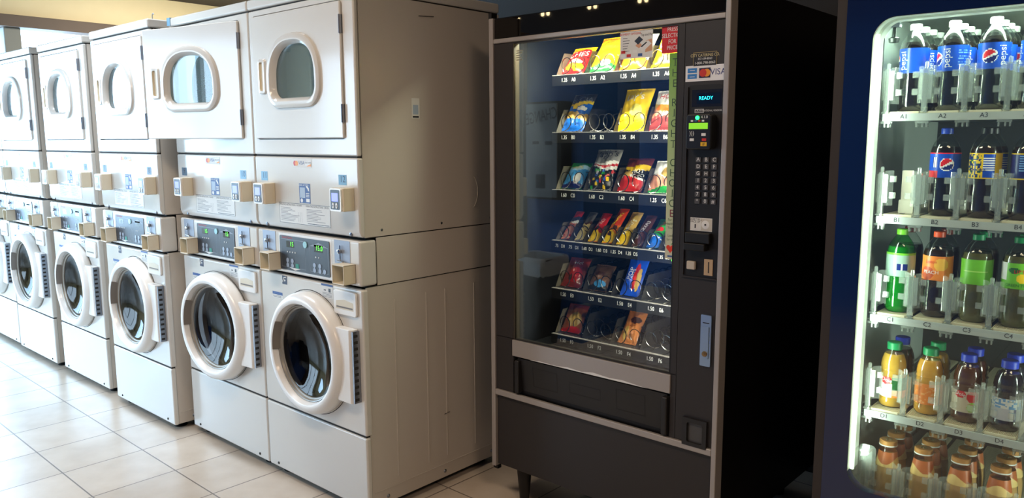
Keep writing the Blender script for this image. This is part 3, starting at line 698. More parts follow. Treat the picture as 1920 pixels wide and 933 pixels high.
for x, z, c in ((.799, 1.681, redp), (.822, 1.681, whitep), (.799, 1.669, whitep), (.820, 1.669, redp), (.862, 1.669, bluep), (.842, 1.681, whitep)): mb.quad(x, x + .016, z, z + .009, y, c)
wb(mb, 'card_print', o)
mb = MB(); y = yg
for i, wd in enumerate((.030, .026, .020, .024, .028)): mb.quad(.352, .352 + wd, 1.722 - i * .008, 1.7255 - i * .008, y, mat('faded_ink', (150, 146, 130), .5))
wb(mb, 'small_glass_notice', door)

# trays, coils, price strips
TR = {'A': 1.643, 'B': 1.436, 'C': 1.224, 'D': 1.032, 'E': .848, 'F': .669}
PR = {'A': ['1.35', '1.35', '1.35', '1.35'], 'B': ['1.35', '1.35', '1.35', '1.35'], 'C': ['1.60', '1.60', '1.60', '1.35'], 'D': ['.75', '.75', '1.60', '1.60', '1.35', '1.35', '', '1.35'], 'E': ['1.50'] * 4, 'F': ['1.50'] * 4}
coilm = mat('coil_wire', (120, 118, 116), .25, 1)
stripm = mat('price_strip_black', (24, 25, 28), .3); traym = mat('tray_steel', (92, 94, 100), .4, .6); divm = mat('divider_black', (44, 42, 40), .4)
def coil(r, turns=8, pitch=.05):
    mb = MB(); mb.tube([(r * math.sin(2 * PI * i / 18), pitch * i / 18, -r * math.cos(2 * PI * i / 18)) for i in range(18 * turns + 1)], .0018, coilm, 4); return mb.mesh('coil')
C_BIG, C_SM = coil(.031), coil(.026, 10, .04)
for row, z in TR.items():
    t = wb(MB().box(.398, 1.028, .603, 1.12, z - .004, z, traym), 'snack_tray', snack)
    wb(MB().box(.398, 1.028, .594, .602, z - .038, z - .001, stripm).box(.398, 1.028, .594, .606, z - .002, z + .001, alu), 'price_rail', t)
    n = 10 if row == 'D' else 5; pitch = .128 * 5 / n
    for i in range(n + 1):
        x = .402 + i * pitch
        if x > 1.03: continue
        h = .062 if row == 'D' else .085
        mb = MB(); mb.add([(x, .612, z), (x, 1.1, z), (x, 1.1, z + h), (x, .66, z + h)], [(0, 1, 2, 3)], mat('divider_tan', (110, 104, 90), .5) if i == 0 else divm)
        wb(mb, 'tray_divider', t)
    for i in range(n):
        x = .402 + (i + .5) * pitch
        if x > 1.0: continue
        for dx in ((0,) if row == 'D' else (-.031, .031)):
            r = .026 if row == 'D' else .031
            c = put('coil', C_SM if row == 'D' else C_BIG, t); c.location = (x + dx, .607, z + r + .003)
    mb = MB()
    for i, p in enumerate(PR[row]):
        x = .402 + (i + .5) * pitch
        if not p: continue
        nm = row + str(i if row == 'D' else 2 * i); s = .0125 if row == 'D' else .0145
        mb.text(p, s, plane(x - .012, .5935, z - .020), whitep, sx=.8).text(nm, s, plane(x + (.018 if row == 'D' else .030), .5935, z - .020), whitep, sx=.8)
    wb(mb, 'price_numbers', t)
mb = MB(); mb.prism(circ(.930, 1.012, .012, 16), .590, .593, mat('dot_yellow', (230, 220, 90), .5)).prism(circ(.932, 1.012, .006, 10), .589, .590, redp).prism(circ(.922, 1.008, .006, 10), .589, .591, mat('leaf_green', (0, 0, 0))); wb(mb, 'round_price_sticker', snack)
mb = MB(); mb.tube([(.36, .492, 1.786), (.99, .492, 1.786)], .010, mat('tube_lamp_warm', (255, 244, 200), .4, emit=5), 12); wb(mb, 'lamp_tube', snack)
mb = MB(); mb.tube([(1.022, .488, .70), (1.022, .488, 1.70)], .006, mat('tube_lamp_warm', (0, 0, 0)), 10); wb(mb, 'added_side_tube', snack)  # added glowing tube, hidden behind the column, to brighten the lower trays
area('snack_side_fill_light', (1.012, .494, 1.15), (.62, .82, 1.15), .015, .95, 3.6, (1.0, .95, .80), 120)  # added fill that goes with the hidden side tube
area('snack_lamp_light', (.675, .497, 1.772), (.675, .66, 1.3), .62, .03, 11.0, (1.0, .93, .68))

# ------------------------------------------------------------------ snacks
foil = lambda n, c, **k: mat(n, c, .28, coat=.3, **k)
yel, red_, org, blu, grn, wht, brn, pur, gld, pnk = (foil('foil_' + n, c) for n, c in (('yellow', (250, 205, 20)), ('red', (205, 34, 34)), ('orange', (245, 130, 30)), ('blue', (24, 96, 190)), ('green', (40, 150, 60)), ('white', (238, 234, 226)), ('brown', (70, 36, 26)), ('purple', (70, 40, 80)), ('gold', (200, 160, 80)), ('salmon', (225, 150, 120))))
def hsh(a, b): return math.sin(a * 12.9898 + b * 78.233) * 43758.5453 % 1
def bag(x, row, wd, h, art, texts, label, cat, name='snack_bag', th=.020, tilt=17, y=.642, seed=0, group=None, dz=.002, nu=30, nv=34):
    z = TR[row] + dz; rr = random.Random(seed); ph = [rr.uniform(0, 6) for _ in range(6)]
    def F(u, v, side=-1):
        b = (max(0, math.sin(PI * u)) ** .55) * (max(0, math.sin(PI * min(1, max(0, (v - .045) / .91)))) ** .45)
        wv = 1 + .13 * math.sin(9 * u + ph[0] + 7 * v) + .10 * math.sin(17 * v + ph[1] - 8 * u) + .05 * math.sin(31 * u + ph[2] + 11 * v)
        pinch = 1 - .07 * math.sin(PI * v); edge = .0018 * math.sin(60 * u) * (1 if v < .04 or v > .96 else 0)
        return ((u - .5) * wd * pinch, side * th * b * wv + edge, v * h)
    mb = MB(); mb.grid(nu, nv, lambda u, v: F(u, v, -1), art); mb.grid(10, 12, lambda u, v: F(u, v, .8), lambda u, v: art(.5, .9))
    t = mb.build(name, smooth=60)
    for i, (st, u0, v0, s, m, rot) in enumerate(texts):
        tb = MB()
        def f(a, b):
            u, v = min(.99, max(.01, u0 + a / wd)), min(.99, max(.01, v0 + b / h)); p = F(u, v, -1); return (p[0], p[1] - .0008, p[2])
        tb.text(st, s, f, m, rot=rot); tb.build('printed_name', t)
    t.location = (x - (.018 if row != 'D' else .006), y, z); t.rotation_euler.x = -math.radians(tilt)
    return tag(t, label, cat, group)
def blobs(base, lst):
    def a(u, v):
        c = base(u, v) if callable(base) else base
        for (u0, v0, ru, rv, m) in lst:
            if ((u - u0) / ru) ** 2 + ((v - v0) / rv) ** 2 < 1: c = m
        return c
    return a
def bands(*st):
    def a(u, v):
        for lim, m in st:
            if v + .05 * math.sin(5 * u + lim * 9) < lim: return m
        return st[-1][1]
    return a
bag(.468, 'A', .105, 0.140, blobs(bands((.12, red_), (.80, red_), (2, yel)), [(.3, .25, .2, .12, org), (.7, .2, .22, .12, yel), (.5, .38, .3, .06, wht)]), [('CHES', .5, .62, .026, whitep, .15)], 'red and yellow snack bag above the A0 price mark, leftmost on the top tray', 'snack bag', seed=1, tilt=42)
bag(.598, 'A', .115, 0.168, blobs(bands((.18, grn), (.9, yel), (2, org)), [(.5, .38, .32, .12, org), (.6, .22, .2, .08, wht)]), [('JALAPENO', .5, .76, .015, orangep, .15), ('POPPERS', .5, .62, .015, mat('bag_yellow_ink', (250, 230, 60), .5), .15), ('CHEESY', .55, .90, .009, redp, .1)], 'yellow, orange and green snack bag above the A2 price mark', 'snack bag', seed=2, tilt=38)
bag(.728, 'A', .112, 0.158, blobs(bands((.32, org), (2, wht)), [(.3, .2, .2, .1, yel), (.75, .25, .2, .12, org)]), [], 'white and orange snack bag behind the payment card stuck on the glass', 'snack bag', seed=3, tilt=35)
bag(.858, 'A', .112, 0.155, blobs(yel, [(.4, .6, .3, .15, wht), (.5, .2, .3, .1, gld)]), [('2', .3, .82, .03, bluep, 0)], 'pale yellow snack bag behind the red sign, top tray', 'snack bag', seed=4, tilt=34)
bag(.470, 'B', .105, 0.168, blobs(bands((.30, blu), (.46, gld), (.66, blu), (.74, yel), (2, mat('smoky_dark', (60, 56, 56), .4))), [(.4, .38, .3, .10, gld), (.7, .55, .2, .06, wht), (.35, .6, .12, .05, yel)]), [('RUCIA', .5, .78, .024, mat('grey_ink', (130, 130, 130), .5), .12)], 'blue snack bag with tan chips and a dark top above the B0 price mark', 'snack bag', seed=5, tilt=34)
bag(.724, 'B', .118, 0.166, blobs(yel, [(.62, .45, .22, .13, foil('foil_pale_yellow', (252, 236, 120)))]), [("Lay's", .45, .76, .028, whitep, .1)], 'large plain yellow chip bag above the B4 price mark', 'chip bag', seed=6, tilt=27)
bag(.852, 'B', .112, 0.156, blobs(bands((.30, foil('foil_maroon', (150, 60, 60))), (.45, pnk), (.62, gld), (2, wht)), [(.5, .5, .3, .08, org)]), [('HOT', .45, .80, .022, redp, 0), ('500', .6, .38, .014, whitep, 0)], 'cream and maroon snack bag above the B6 price mark, partly behind the green strip', 'snack bag', seed=7, tilt=28)
bag(.468, 'C', .096, 0.122, blobs(bands((.16, foil('foil_navy', (24, 40, 110))), (.66, foil('foil_sky', (70, 160, 225))), (.80, foil('foil_pale_blue', (170, 215, 235))), (2, grn)), [(.7, .35, .15, .2, wht)]), [('mini', .5, .74, .020, mat('bag_yellow_ink', (0, 0, 0)), .1)], 'small light blue bag above the C0 price mark', 'snack bag', seed=8, tilt=40)
cst = [(hsh(i, 1) * .9 + .05, hsh(i, 2) * .42 + .04, .055, .04, (grn, yel, red_, blu)[i % 4]) for i in range(22)]
bag(.594, 'C', .112, 0.166, blobs(bands((.50, foil('foil_black', (26, 26, 26))), (.56, wht), (.60, red_), (.66, wht), (2, foil('foil_grey', (150, 146, 138)))), cst), [("Zapp's", .45, .84, .028, blackp, .1)], 'grey and black bag with many coloured splashes above the C2 price mark', 'chip bag', seed=9, tilt=29)
bag(.724, 'C', .108, 0.145, blobs(bands((.34, red_), (.40, wht), (.58, foil('foil_black', (0, 0, 0))), (.72, yel), (2, foil('foil_dark_red', (110, 44, 38)))), [(.3, .46, .2, .08, gld)]), [('HOT', .68, .52, .016, whitep, .1), ('TO GO', .68, .40, .013, whitep, .1)], 'red, black and yellow bag above the C4 price mark', 'snack bag', seed=10, tilt=38)
bag(.852, 'C', .108, 0.130, blobs(bands((.12, grn), (.45, pnk), (2, wht)), [(.6, .6, .2, .15, gld)]), [], 'white and pink bag with a green foot at the right end of the third tray', 'snack bag', seed=11, tilt=34)
def bar(i, wd, h, art, texts, label, **k): bag(.402 + (i + .5) * .064, 'D', wd, h, art, texts, label, 'candy', 'candy_pack', th=.011, tilt=46, y=.636, nu=16, nv=30, seed=20 + i, **k)
bar(0, .038, .140, blobs(bands((.55, pnk), (.62, wht), (.75, foil('foil_clear_dark', (60, 66, 90))), (2, red_)), [(hsh(j, 3), hsh(j, 4) * .5, .1, .03, red_) for j in range(9)]), [], 'narrow pink speckled cookie pack above the D0 mark')
bar(1, .038, .140, bands((.34, foil('foil_cream', (222, 200, 130))), (.38, brn), (.56, foil('foil_cream', (0, 0, 0))), (.62, brn), (2, foil('foil_smoke', (96, 92, 92)))), [], 'narrow cream cracker pack above the D1 mark')
bar(2, .044, .140, blobs(bands((.34, yel), (2, red_)), [(.4, .42, .25, .08, brn)]), [('Takis', .55, .62, .015, whitep, 1.35)], 'red and yellow candy pack above the D2 mark')
bar(3, .044, .168, blobs(bands((.30, yel), (.52, org), (2, foil('foil_deep_orange', (215, 60, 24)))), [(.4, .25, .2, .06, brn), (.65, .42, .2, .05, brn)]), [("Reese's", .5, .68, .015, mat('bag_yellow_ink', (0, 0, 0)), 1.35)], 'tall orange candy pack with yellow lower part above the D3 mark')
bar(4, .048, .155, blobs(bands((.45, yel), (2, gld)), []), [("m&m's", .55, .50, .020, whitep, 1.35)], 'yellow candy bag with big white letters above the D4 mark')
bar(5, .044, .145, bands((2, brn)), [('SNICKERS', .5, .48, .014, whitep, 1.35)], 'dark brown candy bar wrapper with white lettering above the D5 mark')
bar(6, .050, .132, blobs(bands((.32, blu), (.36, wht), (.40, blu), (.75, grn), (2, foil('foil_forest', (30, 80, 46)))), [(.5, .6, .3, .08, red_)]), [('TROLLI', .5, .68, .011, redp, 1.35)], 'blue and green candy bag right of the dark brown bar')
bag(.470, 'E', .100, 0.125, blobs(bands((2, foil('foil_brick', (150, 50, 46)))), [(.6, .4, .3, .25, red_), (.4, .3, .1, .1, brn)]), [('Hot', .55, .80, .018, whitep, .1)], 'dull red pastry bag above the E0 mark', 'snack bag', seed=31, th=.014, tilt=35)
bag(.590, 'E', .090, 0.112, blobs(bands((.2, foil('foil_black', (0, 0, 0))), (2, foil('foil_cocoa', (120, 84, 66)))), [(.5, .6, .35, .08, brn), (.6, .25, .3, .12, foil('foil_sky', (0, 0, 0)))]), [], 'brown and black cookie bag above the E2 mark', 'snack bag', seed=32, th=.014, tilt=38)
bag(.735, 'E', .082, .150, blobs(bands((2, foil('foil_strong_blue', (22, 80, 200)))), [(.62, .5, .14, .34, red_), (.78, .42, .12, .3, gld)]), [('POP', .30, .56, .019, whitep, 1.45), ('TARTS', .44, .52, .012, whitep, 1.45)], 'bright blue toaster pastry pack above the E4 mark', 'snack bag', seed=33, th=.009, tilt=30)
bag(.470, 'F', .095, 0.118, blobs(bands((.15, red_), (.8, foil('foil_rust', (170, 90, 50))), (2, foil('foil_brick', (0, 0, 0)))), [(.6, .45, .32, .25, gld)]), [], 'rust red cookie bag at the left of the bottom tray', 'snack bag', seed=34, th=.016, tilt=33)
bag(.728, 'F', .080, .135, blobs(foil('foil_copper', (196, 116, 56)), [(.3, .3, .15, .2, gld), (.6, .7, .3, .1, brn)]), [], 'copper coloured pastry pack leaning on the bottom tray above the F4 mark', 'snack bag', seed=35, th=.012, tilt=38)

# ------------------------------------------------------------------ drink machine
DX, DY = 2.0, .44
drink = tag(empty('drink_vending_machine', (DX, DY, 0)), 'blue glass-front drink vending machine at the right edge of the photo', 'vending machine')
navy = mat('navy_gloss', (10, 30, 72), .16, coat=.5, var=.12, vscale=3)
dinner = mat('cooler_wall', (172, 182, 176), .5); dback = mat('cooler_back', (30, 36, 38), .6)
OP = (1.566, 2.43, .458, 1.714)
mb = MB(); mb.holed(1.500, 2.56, .24, 1.90, rrect(*OP, .055, 10), DY, DY + .03, navy); ddoor = wb(mb, 'glass_door', drink)
wb(MB().box(1.474, 1.4995, DY + .004, DY + .06, .10, 1.90, mat('brown_edge_trim', (48, 40, 34), .6)), 'door_edge_trim', drink)
mb = MB(); mb.box(1.478, 1.540, DY + .0305, 1.30, .05, 1.90, cabk).box(2.50, 2.56, DY + .0305, 1.30, .05, 1.90, cabk).box(1.54, 2.50, 1.24, 1.30, .05, 1.90, cabk).box(1.54, 2.50, DY + .0305, 1.24, 1.75, 1.90, cabk).box(1.478, 2.56, DY + .03, 1.24, .0, .28, cabk)
wb(mb, 'cabinet', drink)
wb(MB().box(1.50, 2.56, DY, DY + .03, .04, .235, navy), 'lower_door_panel', drink, bevel=.004)
mb = MB(); mb.box(1.540, 1.546, DY + .031, 1.24, .28, 1.75, dinner).box(2.49, 2.50, DY + .04, 1.24, .28, 1.75, dinner).box(1.54, 2.5, DY + .04, 1.24, 1.744, 1.75, dinner).box(1.54, 2.5, 1.234, 1.24, .28, 1.75, dback).box(1.54, 2.5, DY + .04, 1.24, .28, .286, dback)
wb(mb, 'cooler_lining', drink)
# door liner: white reveal around the opening, with light bars
def open_loop(x0, x1, z0, z1, r):
    L = [(x0, z0 + .045)]
    for cx, cz, a0 in ((x0 + r, z1 - r, 180), (x1 - r, z1 - r, 90)):
        for i in range(9): a = math.radians(a0 - 90 * i / 8); L.append((cx + r * math.cos(a), cz + r * math.sin(a)))
    return L + [(x1, z0 + .045)]
mb = MB(); a = open_loop(OP[0] + .001, OP[1] - .001, OP[2], OP[3] - .001, .054); a2 = open_loop(OP[0] + .008, OP[1] - .008, OP[2], OP[3] - .006, .050); b_ = open_loop(OP[0] - .012, OP[1] + .012, OP[2], OP[3] + .012, .05)
mb.loft([[(x, DY + .001, z) for x, z in a], [(x, DY + .034, z) for x, z in a], [(x, DY + .036, z) for x, z in a2], [(x, DY + .074, z) for x, z in a2], [(x, DY + .074, z) for x, z in b_]], mat('liner_white', (222, 230, 218), .4), ring=False)
wb(mb, 'door_liner', ddoor)
lamp = mat('cool_light_bar', (232, 248, 226), .4, emit=1.5)
for x in (1.5735, 2.4225):
    mb = MB(); mb.tube([(x, DY + .020, .505), (x, DY + .020, 1.675)], .0055, lamp, 8); wb(mb, 'light_bar', ddoor)
mb = MB(); mb.tube([(1.574, DY + .068, .50), (1.574, DY + .068, 1.69)], .0022, black, 6); wb(mb, 'door_cable', ddoor)
mb = MB(); mb.lathe([(0, 0), (.012, .002), (.014, .012), (.006, .016), (.004, .045)], (1.598, DY + .07, 1.655), mat('dark_green_foot', (30, 40, 34), .4), 'z', 14).box(1.585, 1.612, DY + .06, DY + .08, 1.695, 1.705, steel); wb(mb, 'door_stay', ddoor)
wb(MB().box(OP[0] - .003, OP[1] + .003, DY + .008, DY + .011, OP[2] - .003, OP[3] + .003, clear('cooler_glass', (.94, .97, .95), .012, 1.5, .0, 1.0)), 'window_glass', ddoor)
mb = MB(); mb.tube([(1.62, .535, 1.722), (2.38, .535, 1.722)], .011, lamp, 10); wb(mb, 'lamp_tube', drink)
area('cooler_top_light', (2.0, .56, 1.728), (2.0, .66, 1.0), .80, .05, 8.5, (.80, 1.0, .84))
area('cooler_left_light', (1.584, .478, 1.10), (1.80, .72, 1.10), .02, 1.15, 1.1, (.84, 1.0, .86), 120)
area('cooler_right_light', (2.415, .478, 1.10), (2.12, .72, 1.10), .02, 1.15, 7.5, (.84, 1.0, .86), 110)
# shelves
PX, CP = 1.584, .0915
SH = {'A': 1.466, 'B': 1.196, 'C': .926, 'D': .655, 'E': .385}
clr = clear('clear_plastic', (.97, .98, .97), .17, 1.5, .04, 2.2, (.85, .95, .88))
lane = mat('lane_cream', (214, 206, 178), .5)
def gate_mesh():
    mb = MB()
    mb.prism(rrect(-.008, .008, 0, .004, .001), -.012, .012, clr); mb.box(-.006, .006, -.006, .006, .004, .10, clr)
    mb.lathe([(.0045, .098), (.0045, .112), (0, .114)], (0, 0, 0), clr, 'z', 8)
    for s in (-1, 1):
        c0 = Vector((s * .006, 0)); L = []
        for k in range(5):
            a = k / 4; L.append([(s * (.006 + .016 * a), .004 + .018 * math.sin(a * 1.5), z) for z in (.022, .104)])
        vs = [p for l in L for p in l]; mb.add(vs, [(2 * i, 2 * i + 1, 2 * i + 3, 2 * i + 2) for i in range(4)], clr)
        for z0 in (.040, .078): mb.box(min(s * .018, s * .031), max(s * .018, s * .031), .004, .012, z0, z0 + .014, clr)
        mb.box(min(s * .006, s * .014), max(s * .006, s * .014), -.003, .002, .030, .096, clr)
    return mb.mesh('bottle_gate')
GATE = gate_mesh()
def clip_mesh():
    mb = MB(); mb.box(-.016, .016, -.008, .010, -.006, 0, clr)
    for x in (-.014, 0, .010): mb.box(x, x + .004, -.008, .008, -.016, -.006, clr)
    return mb.mesh('shelf_clip')
CLIP = clip_mesh()
def lane_mesh():
    mb = MB()
    for i in range(22): x = -.038 + i * .0035; mb.box(x, x + .0021, -.045, .62, -.002, .0008, lane)
    mb.box(-.040, .040, -.045, .62, -.004, -.0012, lane); mb.box(-.034, .034, -.050, -.045, -.004, .002, lane); mb.box(-.006, .006, -.012, .002, .0008, .0016, black)
    return mb.mesh('slide_lane')
LANE = lane_mesh()
for row, z in SH.items():
    sh = wb(MB().box(1.580, 2.45, .515, .521, z - .010, z + .009, mat('shelf_front_grey', (176, 184, 182), .4)), 'shelf', drink)
    wb(MB().box(1.560, 2.47, .521, 1.22, z - .004, z + .006, mat('shelf_deck', (66, 74, 76), .5)), 'shelf_deck', sh)
    for i in range(9):
        x = PX + (i + .5) * CP
        o = put('slide_lane', LANE, sh); o.location = (x, .574, z + .0125)
        if i < 5:
            mb = MB(); mb.text(row + str(i + 1), .0115, plane(x + .001, .5145, z), blackp); wb(mb, 'slot_number', sh)
    for i in range(10):
        x = PX + i * CP
        o = put('bottle_gate', GATE, sh); o.location = (x, .530, z + .010); o.scale = (1.08, 1, 1.15)
        o = put('shelf_clip', CLIP, sh); o.location = (x, .522, z - .0105)
# clear bracket on the door's lower left, pusher in the empty lane
mb = MB(); mb.box(1.572, 1.576, .475, .505, .480, .560, clear('clear_thin', (.96, .97, .96), .07, 1.5, .04, 1.5, (.85, .95, .88))).box(1.572, 1.612, .502, .505, .475, .552, clear('clear_thin', (.96, .97, .96), .07, 1.5, .04, 1.5, (.85, .95, .88))).box(1.572, 1.612, .475, .505, .556, .559, clear('clear_thin', (.96, .97, .96), .07, 1.5, .04, 1.5, (.85, .95, .88))); mb.prism(rrect(1.574, 1.620, .465, .566, .014), .508, .510, clear('clear_thin', (.96, .97, .96), .07, 1.5, .04, 1.5, (.85, .95, .88)))
wb(mb, 'clear_bracket', ddoor)
mb = MB(); mb.prism(rrect(1.616, 1.645, 1.209, 1.325, .003), .598, .602, mat('pusher_cream', (206, 200, 180), .5)).prism(rrect(1.612, 1.649, 1.209, 1.245, .003), .594, .598, mat('pusher_cream', (0, 0, 0))).box(1.622, 1.640, .602, .66, 1.209, 1.222, mat('pusher_cream', (0, 0, 0)))
wb(mb, 'lane_pusher', drink)

# ------------------------------------------------------------------ bottles
pet = clear('bottle_plastic', (.92, .95, .93), .0, 1.5, .03, 1.6)
def liq(n, c, r=.09): return mat('liquid_' + n, c, r, coat=.6)
SODA = [(.0, .004), (.020, .001), (.028, .0), (.0335, .007), (.0352, .02), (.0350, .06), (.0335, .085), (.0352, .097), (.0355, .10), (.0355, .164), (.0345, .172), (.031, .184), (.025, .195), (.018, .205), (.0135, .211), (.0128, .218)]
JUICE = [(.0, .003), (.022, .0), (.030, .002), (.034, .010), (.0345, .022), (.0335, .026), (.0335, .088), (.0345, .092), (.0325, .098), (.0345, .104), (.0320, .110), (.0335, .116), (.0310, .132), (.0265, .146), (.0205, .156), (.0175, .161), (.0172, .168)]
COFFEE = [(.0, .003), (.024, .0), (.0310, .003), (.0330, .010), (.0330, .070), (.0315, .085), (.0275, .110), (.0240, .130), (.0212, .145), (.0205, .155)]
PROF = {'soda': (SODA, .0140, .2120, .2275, .180), 'juice': (JUICE, .0190, .1620, .182, .150), 'coffee': (COFFEE, .0228, .1560, .168, .140)}
def interp(prof, z):
    for (r0, z0), (r1, z1) in zip(prof, prof[1:]):
        if z0 <= z <= z1 and z1 > z0: return r0 + (r1 - r0) * (z - z0) / (z1 - z0)
    return prof[-1][0]
BM = {}
def bmesh_for(key, fn, name):
    if key not in BM: mb = MB(); fn(mb); BM[key] = mb.mesh(name, 40)
    return BM[key]
def bottle(kind, col, row, depth, liqm, capm, labelkey, label, cat, group, rot=0, name='drink_bottle', fill=None, shell=None, dx=0):
    prof, cr, cz0, cz1, fl = PROF[kind]; fl = fill or fl; shell = shell or pet
    t = empty(name, (PX + (col + .5) * CP + dx, .586 + depth * .0755, SH[row] + .0140), math.radians(rot)); tag(t, label, cat, group)
    put('bottle_body', bmesh_for((kind, 'b', shell.name), lambda mb: mb.lathe(prof, (0, 0, 0), shell, 'z', 32), 'bottle_body'), t)
    def fliq(mb):
        P = [(max(0, r - .0008), z + .0008) for r, z in prof if z < fl]; P.append((interp(prof, fl) - .0008, fl)); P.append((0, fl)); mb.lathe(P, (0, 0, 0), liqm, 'z', 32)
    put('liquid', bmesh_for((kind, 'l', liqm.name, fl), fliq, 'liquid'), t)
    def fcap(mb):
        n = 48; L = []
        for r, z in ((cr, cz0), (cr, cz1 - .002), (cr - .002, cz1), (0, cz1)):
            L.append([(r * (1 + (.02 if i % 2 and z < cz1 - .001 else 0)) * math.cos(2 * PI * i / n), r * (1 + (.02 if i % 2 and z < cz1 - .001 else 0)) * math.sin(2 * PI * i / n), z) for i in range(n)])
        mb.loft(L, capm)
        if kind == 'coffee':
            mb.lathe([(cr + .001, cz0 - .0035), (cr + .0012, cz0), (cr, cz0)], (0, 0, 0), whitep, 'z', 32)
            for k in range(5): a = 2 * PI * k / 5; mb.tube([(.004 * math.cos(a), .004 * math.sin(a), cz1 + .0004), (.010 * math.cos(a + .8), .010 * math.sin(a + .8), cz1 + .0004)], .0014, mat('cap_emboss', (120, 112, 84), .4), 5)
    put('cap', bmesh_for((kind, 'c', capm.name), fcap, 'cap'), t)
    if labelkey:
        z0, z1, art, marks = LAB[labelkey]
        def flab(mb):
            def f(u, v):
                z = z0 + (z1 - z0) * v; r = interp(prof, z) + .0007; a = -PI / 2 + (u - .5) * 2 * PI; return (r * math.cos(a), r * math.sin(a), z)
            mb.grid(108, 22, f, lambda u, v: art((u - .5) * 2 * PI * .0355, z0 + (z1 - z0) * v))
            for st, a0, zc, s, m, ro in marks:
                mb.text(st, s, lambda a, b: ((interp(prof, zc + b) + .0013) * math.cos(-PI / 2 + a0 + a / .0355), (interp(prof, zc + b) + .0013) * math.sin(-PI / 2 + a0 + a / .0355), zc + b), m, rot=ro)
        put('label', bmesh_for(('lab', kind, labelkey), flab, 'label'), t)
    return t
pb = mat('label_blue', (16, 76, 190), .3); pr_ = mat('label_red', (214, 30, 44), .3); pw = mat('label_white', (236, 236, 238), .35); pn = mat('label_navy', (16, 36, 110), .3)
ly = mat('label_yellow', (240, 200, 30), .35); lg = mat('label_green', (110, 190, 50), .35); lo = mat('label_orange', (244, 140, 60), .35); ldg = mat('label_dark_green', (30, 100, 50), .35); lp = mat('label_peach', (250, 190, 80), .35); lgy = mat('label_grey_green', (150, 180, 165), .35)
def globe(s, z, s0, z0, r, bg):
    d = math.hypot(s - s0, z - z0)
    if d > r * 1.12: return bg
    if d > r: return pw
    k = (z - z0) / r - .35 * (s - s0) / r
    wv = .16 * math.sin((s - s0) / r * 2.2)
    return pr_ if k > .12 + wv else (pw if k > -.22 + wv * .4 else pn)
def a_pepsi(s, z):
    c = pb
    if .045 < s < .085 and .112 < z < .156 and int(z * 1000) % 5 in (0, 1) and hsh(int(s * 500), int(z * 200)) > .35: return mat('label_pale_blue', (120, 170, 225), .35)
    return globe(s, z, -.008, .131, .0155, globe(s, z, .098, .131, .0155, c))
def a_cherry(s, z):
    if z < .100 or z > .162 : return pr_
    if s < -.012 and z < .117: return pr_
    if -.026 < s < -.015 and .125 < z < .152: return pw if int(s * 2500) % 2 else pn
    return globe(s, z, .008, .134, .015, pb)
def a_brisk(s, z):
    if z < .102 or z > .161: return ly
    if -.002 < s < .024: return (pw if .115 < z < .155 and int(z * 1000) % 6 < 2 else pb)
    h = hsh(int(s * 260 + 50), int(z * 260)); return pn if h > .55 and s < -.006 else (ldg if h > .4 and s < -.006 else ly)
def a_bluey(s, z):
    if z < .102 or z > .161: return ly
    return mat('label_pale_blue', (0, 0, 0)) if int(z * 1000) % 6 < 2 and s > -.02 else pn
def a_lime(s, z):
    if z > .158: return lg
    if .000 < s < .026 and .118 < z < .135: return pn if abs(s - .013) > .002 else pw
    return lgy
def a_peach(s, z):
    if math.hypot(s - .012, (z - .142) * 1.0) < .017: return lp
    if math.hypot(s + .022, (z - .118)) < .018: return mat('label_rust', (206, 90, 50), .35)
    return lo
def a_limeback(s, z): return mat('label_pale_green', (170, 220, 110), .35) if .108 < z < .152 and int(z * 1000) % 7 < 1 and abs(s) < .028 else lg
def a_gtea(s, z):
    if s < -.020 and z > .12: return pw
    if math.hypot(s + .004, (z - .146) * 1.6) < .012: return ldg
    if math.hypot(s - .014, z - .126) < .012: return ly
    return lg
def a_dole(s, z):
    if math.hypot(s + .008, (z - .078) * 1.3) < .015: return pr_
    if abs(s + .006) < .014 and z < .07: return pw
    return lo if s > .008 and z < .05 else (ldg if s > .006 else pw if s < -.02 else lp)
def a_orange(s, z): return mat('label_pale_orange', (248, 176, 110), .35) if hsh(int(s * 200 + 40), int(z * 300)) > .85 else lo
def a_apple(s, z):
    if math.hypot(s - .016, z - .045) < .013: return mat('apple_green', (150, 190, 60), .35)
    if math.hypot(s - .018, z - .073) < .016: return pr_
    if math.hypot(s + .014, (z - .078) * 1.4) < .014: return pr_
    return mat('label_beige', (206, 196, 176), .35)
def a_whiteb(s, z):
    if z > .062: return mat('label_pale_blue', (0, 0, 0)) if hsh(int(s * 200 + 40), int(z * 200)) > .5 else pw
    if .008 < s < .022: return pn if int(s * 2000) % 2 else pw
    return mat('label_silver', (196, 200, 214), .35)
LAB = {'pepsi': (.100, .164, a_pepsi, [('pepsi', .60, .132, .017, pw, PI / 2), ('pepsi', 3.55, .132, .017, pw, PI / 2)]), 'cherry': (.100, .164, a_cherry, []),
       'brisk': (.100, .164, a_brisk, [('ICED TEA', -.45, .120, .007, pn, 0)]), 'bluey': (.100, .164, a_bluey, []), 'lime': (.100, .164, a_lime, []), 'peach': (.100, .164, a_peach, [('PEACH', -.35, .120, .009, pw, 0), ('Lipton', -.35, .148, .008, pr_, 0)]),
       'limeback': (.100, .164, a_limeback, []), 'gtea': (.100, .164, a_gtea, [('LIPTON', .48, .142, .009, pr_, 0), ('GREEN TEA', .1, .108, .007, ldg, 0)]),
       'dole': (.030, .087, a_dole, [('Dole', -.22, .078, .011, pw, -.15)]), 'orange': (.030, .087, a_orange, []), 'apple': (.030, .087, a_apple, [('Dole', -.40, .078, .010, pw, -.2)]), 'whiteb': (.030, .087, a_whiteb, [])}
